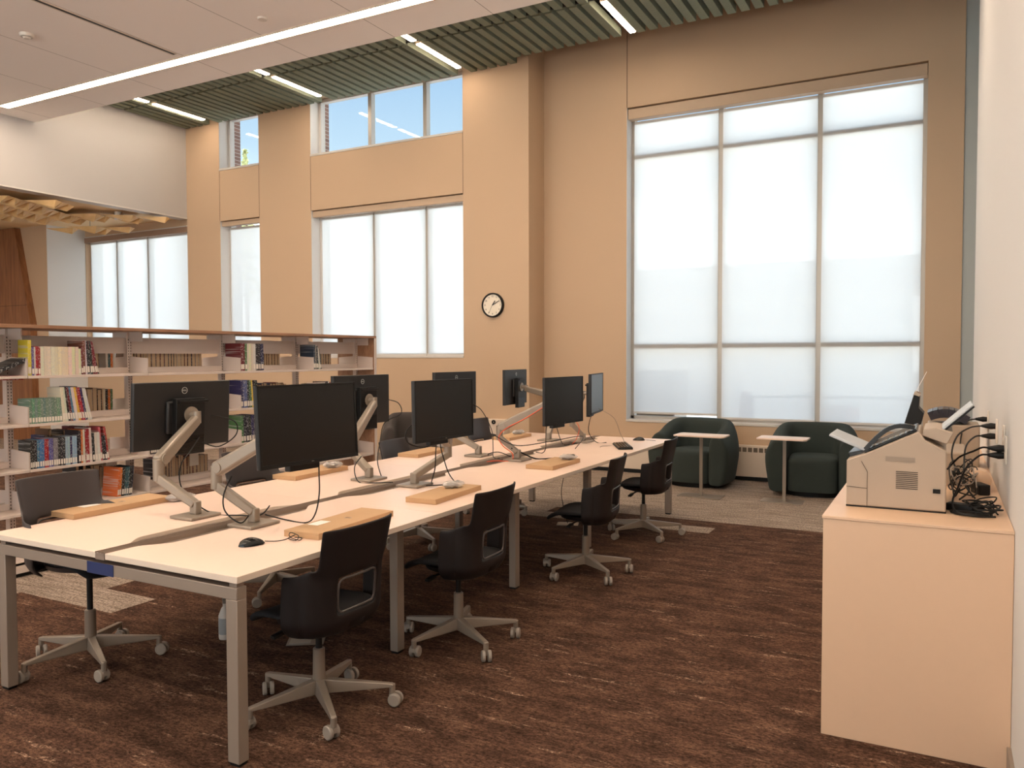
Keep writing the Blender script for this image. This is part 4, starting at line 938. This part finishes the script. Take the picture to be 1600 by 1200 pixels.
for i in range(5):
    a, b = SY[i] + .002, SY[i + 1] - .002
    if i == 4: b = 7.465
    MB().box(B((SX - .012, a + .02, 1.60)), B((SX + .002, b - .02, 1.735))).build('back_panel', M_SHELFM, bs)
    for s_, fx_ in ((1, SF), (-1, SB)):
        base_x = fx_ + s_ * .10
        MB().box(B((SX, a, .085)), B((base_x, b, .105))).box(B((base_x - s_ * .012, a, .03)), B((base_x, b, .105))).build('base_shelf', M_SHELFM, bs, bevel=.002)
        MB().box(B((SX, a, 0)), B((base_x - s_ * .03, b, .085))).build('kick', M_BLACK, bs)
        for z in SZ:
            sh = MB().box(B((SX + s_ * .03, a, z - .020)), B((fx_, b, z)))
            sh.box(B((SX + s_ * .03, a + .02, z)), B((SX + s_ * .036, b - .02, z + .048)))
            sh.build('shelf', M_SHELFM, bs, bevel=.002)
            for yy in (a, b - .003):
                MB().prism([B((SX + s_ * .03, yy, z - .03)), B((fx_ - s_ * .004, yy, z - .018)), B((fx_ - s_ * .004, yy, z + .125)), B((SX + s_ * .03, yy, z + .14))], (0, .003, 0)).build('shelf_bracket', M_SHELFM, bs)
        for yy in (a, b - .003): MB().box(B((SX + s_ * .02, yy, 1.70)), B((SX + s_ * .19, yy + .003, 1.782))).build('top_bracket', M_SHELFM, bs)

# books: one unit mesh, coloured per object through the object colour
def book_mats():
    M = bpy.data.materials.new('book_cover'); M.use_nodes = True; n = M.node_tree; b = n.nodes['Principled BSDF']; b.inputs['Roughness'].default_value = .5
    oi = n.nodes.new('ShaderNodeObjectInfo'); t = n.nodes.new('ShaderNodeTexCoord'); mp = n.nodes.new('ShaderNodeMapping'); mp.inputs['Scale'].default_value = (.3, 1.6, 16)
    ad = n.nodes.new('ShaderNodeVectorMath'); ad.operation = 'ADD'; sm = n.nodes.new('ShaderNodeMath'); sm.operation = 'MULTIPLY'; sm.inputs[1].default_value = 37.
    L = n.links.new; L(t.outputs['Generated'], mp.inputs[0]); L(mp.outputs[0], ad.inputs[0]); L(oi.outputs['Random'], sm.inputs[0]); L(sm.outputs[0], ad.inputs[1])
    no = n.nodes.new('ShaderNodeTexNoise'); no.inputs['Scale'].default_value = 1.3; no.inputs['Detail'].default_value = 2; L(ad.outputs[0], no.inputs['Vector'])
    r_ = n.nodes.new('ShaderNodeValToRGB'); r_.color_ramp.elements[0].position = .54; r_.color_ramp.elements[1].position = .62; L(no.outputs['Fac'], r_.inputs[0])
    hs = n.nodes.new('ShaderNodeInvert'); L(oi.outputs['Color'], hs.inputs[1])
    lm = n.nodes.new('ShaderNodeMixRGB'); lm.inputs[0].default_value = .25; L(hs.outputs[0], lm.inputs[1]); lm.inputs[2].default_value = (.6, .5, .4, 1)
    mx = n.nodes.new('ShaderNodeMixRGB'); f = n.nodes.new('ShaderNodeMath'); f.operation = 'MULTIPLY'; f.inputs[1].default_value = .3
    L(r_.outputs[0], f.inputs[0]); L(f.outputs[0], mx.inputs[0]); L(oi.outputs['Color'], mx.inputs[1]); L(lm.outputs[0], mx.inputs[2]); L(mx.outputs[0], b.inputs['Base Color'])
    P = mat('book_pages', (196, 170, 140), .9, vary=.1, vscale=3)
    return M, P
MC, MP = book_mats()
M_STK = mat('spine_label', (226, 216, 204), .6)
bmsh = MB()
bmsh.box((-1, 0, 0), (0, .09, 1)).box((-1, .91, 0), (0, 1, 1)).box((-.03, .09, 0), (0, .91, 1)).box((-.985, .09, .02), (-.03, .91, .98), 1)
bmsh.box((-.004, .12, .06), (.004, .88, .24), 2)
book0 = bmsh.build('book', [MC, MP, M_STK]); first_book = [True]
bmsh = MB(); bmsh.box((-1, 0, 0), (0, .09, 1)).box((-1, .91, 0), (0, 1, 1)).box((-.03, .09, 0), (0, .91, 1)).box((-.985, .09, .02), (-.03, .91, .98), 1)
book_nolabel = bmsh.build('book', [MC, MP]); nl_used = [False]
shelfname = {1.435: 'top shelf', 1.08: 'second shelf', .747: 'third shelf', .435: 'fourth shelf', .105: 'bottom shelf'}
bayname = {0: 'first bay', 1: 'second bay', 2: 'third bay', 3: 'fourth bay', 4: 'last bay'}
PAL = {'cream': (214, 200, 176), 'red': (150, 28, 34), 'dark red': (104, 26, 34), 'black': (28, 26, 30), 'navy': (38, 40, 78), 'yellow': (212, 176, 52), 'green': (70, 110, 70), 'sage': (104, 132, 116), 'blue': (60, 108, 150),
       'pale blue': (140, 168, 186), 'orange': (204, 110, 40), 'white': (206, 198, 188), 'brown': (110, 76, 52), 'purple': (92, 84, 140), 'teal': (40, 90, 96), 'pink': (180, 70, 90), 'magenta': (140, 24, 64), 'grey': (130, 124, 120)}
BOOKS = 0
def book(x, y, z, th, h, d, colr, lean=0., label=True, back=False, flat=False):
    global BOOKS
    if label:
        o = book0 if first_book[0] else book0.copy()
        if not first_book[0]: COL.objects.link(o)
        first_book[0] = False
    else:
        o = book_nolabel if not nl_used[0] else book_nolabel.copy()
        if nl_used[0]: COL.objects.link(o)
        nl_used[0] = True
    o.scale = (d, th, h); o.color = (*lin(colr), 1); BOOKS += 1
    if flat: o.location = (x, y, z); o.rotation_euler = (R(-90), 0, 0)      # lying: thickness up
    elif back: o.location = (x, y + th, z); o.rotation_euler = (0, 0, R(180))
    else: o.location = (x, y, z); o.rotation_euler = (R(lean), 0, 0)
    return o
def row(bay, tier, y0, items, what, xf=SF - .012):
    """items: (colour name, count, thickness, height, depth, lean, label)"""
    y = y0; k = 0; rnd = random.Random(str((bay, tier, y0)))
    for cn, cnt, th, h, d, lean, lab in items:
        for j in range(cnt):
            c = [max(0, min(255, v + rnd.uniform(-10, 10))) for v in PAL[cn]]; t_ = th * rnd.uniform(.97, 1.0) if cnt > 1 else th
            hh = h
            zl = tier + .0005 + (t_ * math.sin(R(lean)) * -1 if lean < 0 else 0)
            yy = y + (hh * math.sin(R(-lean)) * .0 if lean else 0)
            o = book(xf - rnd.uniform(0, .006), yy + (0 if lean >= 0 else 0), tier + .0006 + abs(min(0, math.sin(R(lean)) * t_)), t_, hh, d, c, lean, lab)
            tag(o, '%s %s, %s from left in its row, %s, %s' % (cn, what, ORD[k], shelfname[tier], bayname[bay]), 'book', '%s on the %s, %s' % (what + 's', shelfname[tier], bayname[bay]))
            y += t_ / math.cos(R(lean)) + .0008; k += 1
    return y
Yb = SY
# ---- leftmost bay (only its right end is in view)
y = Yb[0]
row(0, 1.435, Yb[1] - .50, [('dark red', 3, .025, .24, .17, 0, True), ('black', 4, .03, .26, .18, 0, True)], 'book')
o = book(SF - .012, Yb[1] - .24, 1.436, .03, .2, .17, PAL['red'], flat=True, label=False); o.location = (SF - .02, Yb[1] - .22, 1.4365); tag(o, 'red and white book lying flat at the right end of the leftmost bay', 'book')
o = book(SF - .02, 0, 0, .03, .26, .18, PAL['black'], label=False); o.location = (SF - .02, Yb[1] - .24, 1.47); o.rotation_euler = (R(-68), 0, 0); tag(o, 'black book leaning low over the red one in the leftmost bay', 'book')
row(0, 1.08, Yb[1] - .62, [('cream', 4, .02, .2, .15, 0, True), ('green', 3, .02, .22, .16, 0, True)], 'paperback')
row(0, .747, Yb[1] - .72, [('grey', 5, .018, .2, .15, 0, True), ('blue', 4, .016, .22, .16, 0, True)], 'paperback')
# ---- bay 1: fully visible
y = Yb[1] + .012
y = row(1, 1.435, y, [('yellow', 1, .026, .262, .12, 0, True), ('purple', 1, .016, .212, .16, 0, True), ('white', 1, .010, .212, .16, 0, True), ('red', 2, .018, .216, .16, 0, True), ('cream', 11, .0265, .214, .15, 0, False), ('cream', 1, .02, .2, .15, 0, True),
                      ('dark red', 1, .014, .212, .15, 0, True), ('brown', 1, .022, .262, .19, 0, True), ('white', 1, .016, .264, .19, 0, True), ('black', 2, .020, .262, .19, 3, True), ('dark red', 2, .020, .26, .19, 9, True), ('black', 1, .014, .258, .19, 12, True)], 'book')
y = row(1, 1.08, Yb[1] + .012, [('sage', 12, .0205, .185, .14, 0, True)], 'small paperback')
y = row(1, 1.08, y + .002, [('cream', 1, .022, .262, .17, 4, True), ('white', 1, .02, .262, .17, 6, True), ('black', 1, .02, .262, .17, 7, True), ('dark red', 1, .018, .262, .17, 8, True), ('blue', 1, .018, .262, .17, 8, True), ('white', 1, .022, .26, .17, 9, True),
                            ('yellow', 1, .018, .26, .17, 9, True), ('red', 2, .018, .258, .17, 10, True), ('navy', 1, .018, .256, .17, 11, True), ('white', 2, .018, .252, .17, 13, True)], 'slanting tall book')
y = row(1, .747, Yb[1] + .012, [('black', 3, .016, .21, .15, 0, True), ('blue', 3, .018, .212, .15, 0, True), ('red', 2, .016, .212, .15, 0, True), ('purple', 2, .017, .214, .15, 0, True), ('grey', 2, .018, .214, .15, 0, True), ('black', 3, .018, .216, .15, 0, True), ('pale blue', 2, .018, .216, .15, 0, True), ('navy', 1, .018, .216, .15, 0, True), ('pale blue', 2, .019, .216, .15, 0, True)], 'comic volume')
y = row(1, .747, y + .01, [('black', 1, .02, .255, .17, 0, True), ('orange', 1, .014, .26, .17, 0, True), ('white', 1, .022, .26, .17, 0, True), ('red', 1, .032, .262, .17, 1, True), ('white', 1, .026, .268, .17, 2, True), ('black', 1, .02, .225, .17, 2, True), ('white', 2, .024, .228, .17, 3, True),
                           ('pink', 1, .016, .27, .17, 4, True), ('black', 2, .018, .20, .17, 5, True), ('red', 1, .018, .27, .17, 7, True)], 'tall book')
y = row(1, .435, SY[2] - .30, [('orange', 2, .018, .235, .19, -5, True), ('black', 1, .022, .235, .18, -5, True), ('teal', 2, .02, .232, .18, -6, True), ('black', 2, .018, .235, .18, -6, True)], 'leaning book')
# ---- bay 2
y = row(2, 1.08, SY[2] + .02, [('brown', 2, .02, .22, .16, 0, True), ('yellow', 1, .02, .22, .16, 0, True), ('black', 2, .02, .22, .16, 0, True), ('white', 3, .022, .22, .16, 0, True), ('cream', 6, .024, .225, .16, 0, True), ('blue', 4, .02, .228, .16, 0, True)], 'paperback')
y = row(2, .747, SY[2] + .02, [('black', 4, .02, .2, .16, 0, True), ('navy', 5, .02, .21, .16, 0, True)], 'hidden paperback')
# ---- bay 3
y = row(3, 1.435, SY[3] + .012, [('dark red', 1, .055, .262, .20, 0, True), ('green', 1, .026, .26, .19, 0, True), ('cream', 3, .026, .262, .18, 0, False), ('white', 1, .03, .262, .18, 0, True), ('black', 1, .04, .262, .18, 0, True), ('black', 1, .022, .262, .18, 0, True), ('navy', 1, .038, .262, .18, 1, True)], 'thick book')
y = row(3, 1.08, SY[3] + .012, [('navy', 1, .03, .265, .20, 0, True), ('purple', 1, .05, .265, .19, 1, True), ('black', 1, .03, .265, .19, 3, True), ('green', 1, .03, .262, .19, 4, True), ('yellow', 1, .02, .262, .19, 4, True), ('black', 2, .03, .26, .19, 5, True)], 'textbook')
y = row(3, .747, SY[3] + .012, [('green', 1, .03, .26, .19, 1, True), ('black', 3, .034, .258, .19, 3, True), ('navy', 2, .03, .26, .19, 3, True)], 'textbook')
# ---- bay 4
y = row(4, 1.435, SY[4] + .012, [('navy', 1, .026, .258, .19, 0, True), ('grey', 1, .018, .26, .18, 0, True), ('black', 1, .026, .25, .18, 1, True), ('green', 1, .016, .22, .17, 5, True), ('white', 1, .018, .22, .17, 7, True), ('black', 1, .018, .215, .17, 9, True)], 'leaning volume')
y = row(4, 1.08, SY[4] + .012, [('black', 2, .03, .20, .18, 0, True), ('cream', 1, .12, .21, .15, 0, True), ('black', 1, .04, .22, .18, 0, True), ('white', 1, .02, .22, .18, 0, True), ('red', 1, .03, .21, .18, 0, True), ('blue', 1, .02, .21, .18, 0, True), ('orange', 1, .03, .2, .18, 0, True)], 'paperback')
# ---- far face: fore-edges of the books on the other side
def backrow(bay, tier, ya, yb, h0, h1, seed):
    rnd = random.Random(seed); y = ya; k = 0
    while y < yb:
        th = rnd.uniform(.024, .044); h = rnd.uniform(h0, h1); cn = rnd.choice(['brown', 'black', 'dark red', 'cream', 'grey', 'navy', 'brown'])
        o = book(SB + .03, y, tier + .0006, th, h, .18, PAL[cn], back=True, label=False)
        tag(o, '%s book showing page edges, %s from left, far side, %s, %s' % (cn, ORD[k], shelfname[tier], bayname[bay]), 'book', 'books on the far side of the %s, %s' % (shelfname[tier], bayname[bay]))
        y += th + .002; k += 1
backrow(1, 1.435, SY[1] + .55, SY[2] - .26, .21, .24, 1); backrow(2, 1.435, SY[2] + .05, SY[3] - .2, .20, .24, 2)
backrow(3, 1.435, SY[3] + .42, SY[4] - .2, .2, .23, 3); backrow(4, 1.435, SY[4] + .36, SY[4] + .62, .18, .23, 4)
backrow(1, 1.08, SY[1] + .50, SY[2] - .20, .22, .26, 5); backrow(3, 1.08, SY[3] + .4, SY[4] - .1, .19, .22, 6); backrow(1, .747, SY[1] + .3, SY[2] - .3, .2, .27, 7)
backrow(1, .435, SY[1] + .55, SY[2] - .15, .22, .26, 8); backrow(2, .435, SY[2] + .30, SY[3] - .15, .20, .24, 9); backrow(2, 1.08, SY[2] + .5, SY[3] - .1, .19, .21, 10)
M_SIGN = mat('hanging_notice', (222, 214, 202), .7)
for (y, z, lb) in ((SY[2] - .16, .62, 'small white notice hanging on the far side below the third shelf'), (SY[3] - .32, .63, 'small white notice behind the near left monitor arm')):
    o = box('shelf_notice', (0, -.05, -.075), (.002, .05, .075), M_SIGN); o.location = (SX - .02, y, z); tag(o, lb, 'notice')
for i, (y, cs, lb) in enumerate(((SY[2] - .17, ('white', 'teal', 'orange', 'white'), 'top shelf'), (SY[2] - .2, ('cream', 'black', 'orange', 'green'), 'second shelf'))):
    for j, cn in enumerate(cs):
        o = book(SX + .02, y + j * .022, (1.52, 1.20)[i], .02, (.085, .165)[i], .12, PAL[cn], label=False); o.location.x = SX - .05
        o.location.z = (1.4356, 1.0806)[i]; o.scale.z = (.165, .22)[i]
        tag(o, '%s paperback, %s of four standing at the middle of the %s' % (cn, ORD[j], lb), 'book', 'paperbacks at the middle of the ' + lb)

# outside -----------------------------------------------------------------------------------
M_GROUND = mat("sunlit_concrete", (222, 218, 210), .9, vary=.06, vscale=.5)
struct(box('ground_outside', (-60, 10.7, -.25), (40, 90, -.15), M_GROUND))
def brick_mat():
    M = mat('brick', (150, 120, 108), .9); n = M.node_tree; b = n.nodes['Principled BSDF']; t = n.nodes.new('ShaderNodeTexCoord'); mp = n.nodes.new('ShaderNodeMapping'); mp.inputs['Rotation'].default_value = (R(90), 0, 0)
    br = n.nodes.new('ShaderNodeTexBrick'); br.inputs['Scale'].default_value = 4; br.inputs['Color1'].default_value = (*lin((150, 116, 104)), 1); br.inputs['Color2'].default_value = (*lin((122, 92, 84)), 1); br.inputs['Mortar'].default_value = (*lin((190, 184, 178)), 1)
    n.links.new(t.outputs['Object'], mp.inputs[0]); n.links.new(mp.outputs[0], br.inputs[0]); n.links.new(br.outputs[0], b.inputs['Base Color']); return M
M_BRICK = brick_mat()
for x0, lb in ((XB0 - .75, 'outer brick pier at the left side of the wide clerestory'), (XA0 - .75, 'outer brick pier at the left side of the small clerestory')):
    o = box('brick_pier', (x0 - .22, YL + .34, -.15), (x0 + .60, YL + .62, 6.2), M_BRICK); struct(o)
def cone(x, y, lb, s_=1.):
    r_ = empty('traffic_cone', (x, y, -.15)); tag(r_, lb, 'traffic cone', 'orange traffic cones outside')
    MO = bpy.data.materials.get('cone_orange') or mat('cone_orange', (226, 70, 40), .5)
    MB().lathe([(.18 * s_, .03), (.05 * s_, .9 * s_), (0, .9 * s_)], 24).build('cone', MO, r_, smooth=True)
    MB().box((-.22 * s_, -.22 * s_, 0), (.22 * s_, .22 * s_, .035)).build('base', M_BLACK, r_)
    MB().lathe([(.123 * s_, .38 * s_), (.098 * s_, .53 * s_)], 24).lathe([(.085 * s_, .62 * s_), (.067 * s_, .73 * s_)], 24).build('reflective_band', M_PAPER, r_, smooth=True)
cone(-2.6, 12.3, 'orange traffic cone outside seen faintly through the middle shade', 1.3)
o = empty('traffic_barrel', (-1.3, 12.6, -.15)); tag(o, 'orange and white traffic barrel outside seen faintly through the right shade', 'traffic barrel')
MB().lathe([(0, 0), (.30, 0), (.28, .3), (.27, .6), (.26, .95), (0, 1.0)], 24).build('drum', mat('barrel_orange', (230, 84, 50), .5), o, smooth=True)
MB().lathe([(.283, .28), (.274, .45)], 24).lathe([(.272, .62), (.266, .78)], 24).build('reflective_band', M_PAPER, o, smooth=True)
o = box('utility_box', (-4.3, 11.6, -.15), (-3.5, 12.3, 1.35), M_GREYM, None, .03); tag(o, 'grey utility cabinet outside behind the left shade', 'utility box')
fn = empty('barrier_fence', (-1.2, 11.9, -.15)); tag(fn, 'tubular crowd barrier outside behind the right shades', 'barrier')
MB().tube(smoothpts([(-1.2, 0, .1), (-1.2, 0, 1.0), (-1.1, 0, 1.12), (1.1, 0, 1.12), (1.2, 0, 1.0), (1.2, 0, .1)], 4), .022, 10).build('rail_frame', M_METAL, fn, smooth=True)
for i in range(11): MB().cyl((-1.0 + i * .2, 0, .2), (-1.0 + i * .2, 0, 1.11), .009, 8).build('upright_bar', M_METAL, fn)
hs = empty('far_building', (-16, 60, -.15)); tag(hs, 'pale low building across the street behind the shades', 'building')
MB().box((-14, 0, 0), (14, 10, 6)).build('walls', mat('pale_siding', (222, 218, 210), .8), hs); MB().prism([(-15, -1, 6), (15, -1, 6), (15, 5, 9), (-15, 5, 9)], (0, 6, 0)).build('roof', M_GREYM, hs)
tr = empty('street_tree', (-25.35, 24.0, -.15)); tag(tr, 'young tree whose tip shows in the small clerestory', 'tree')
MB().tube([(0, 0, 0), (0, 0, 5), (.1, 0, 9.2)], [.1, .07, .015], 8).build('trunk', M_WALNUT, tr, smooth=True)
rt = random.Random(5); mb = MB()
for i in range(420):
    z = rt.uniform(4, 10.2); rad = (10.3 - z) * .10; a = rt.uniform(0, 6.28); d = rt.uniform(.1, 1) * rad; c = Vector((d * math.cos(a), d * math.sin(a), z)); u = Vector((rt.uniform(-1, 1), rt.uniform(-1, 1), rt.uniform(-1, 1))).normalized() * .16; v = u.orthogonal() * .8
    mb.add([c - u, c + v * .5, c + u, c - v * .5], [(0, 1, 2, 3)])
mb.build('foliage', mat('leaf_green', (176, 180, 130), .8), tr)
print('BOOKS', BOOKS, 'OBJS', len(bpy.data.objects))
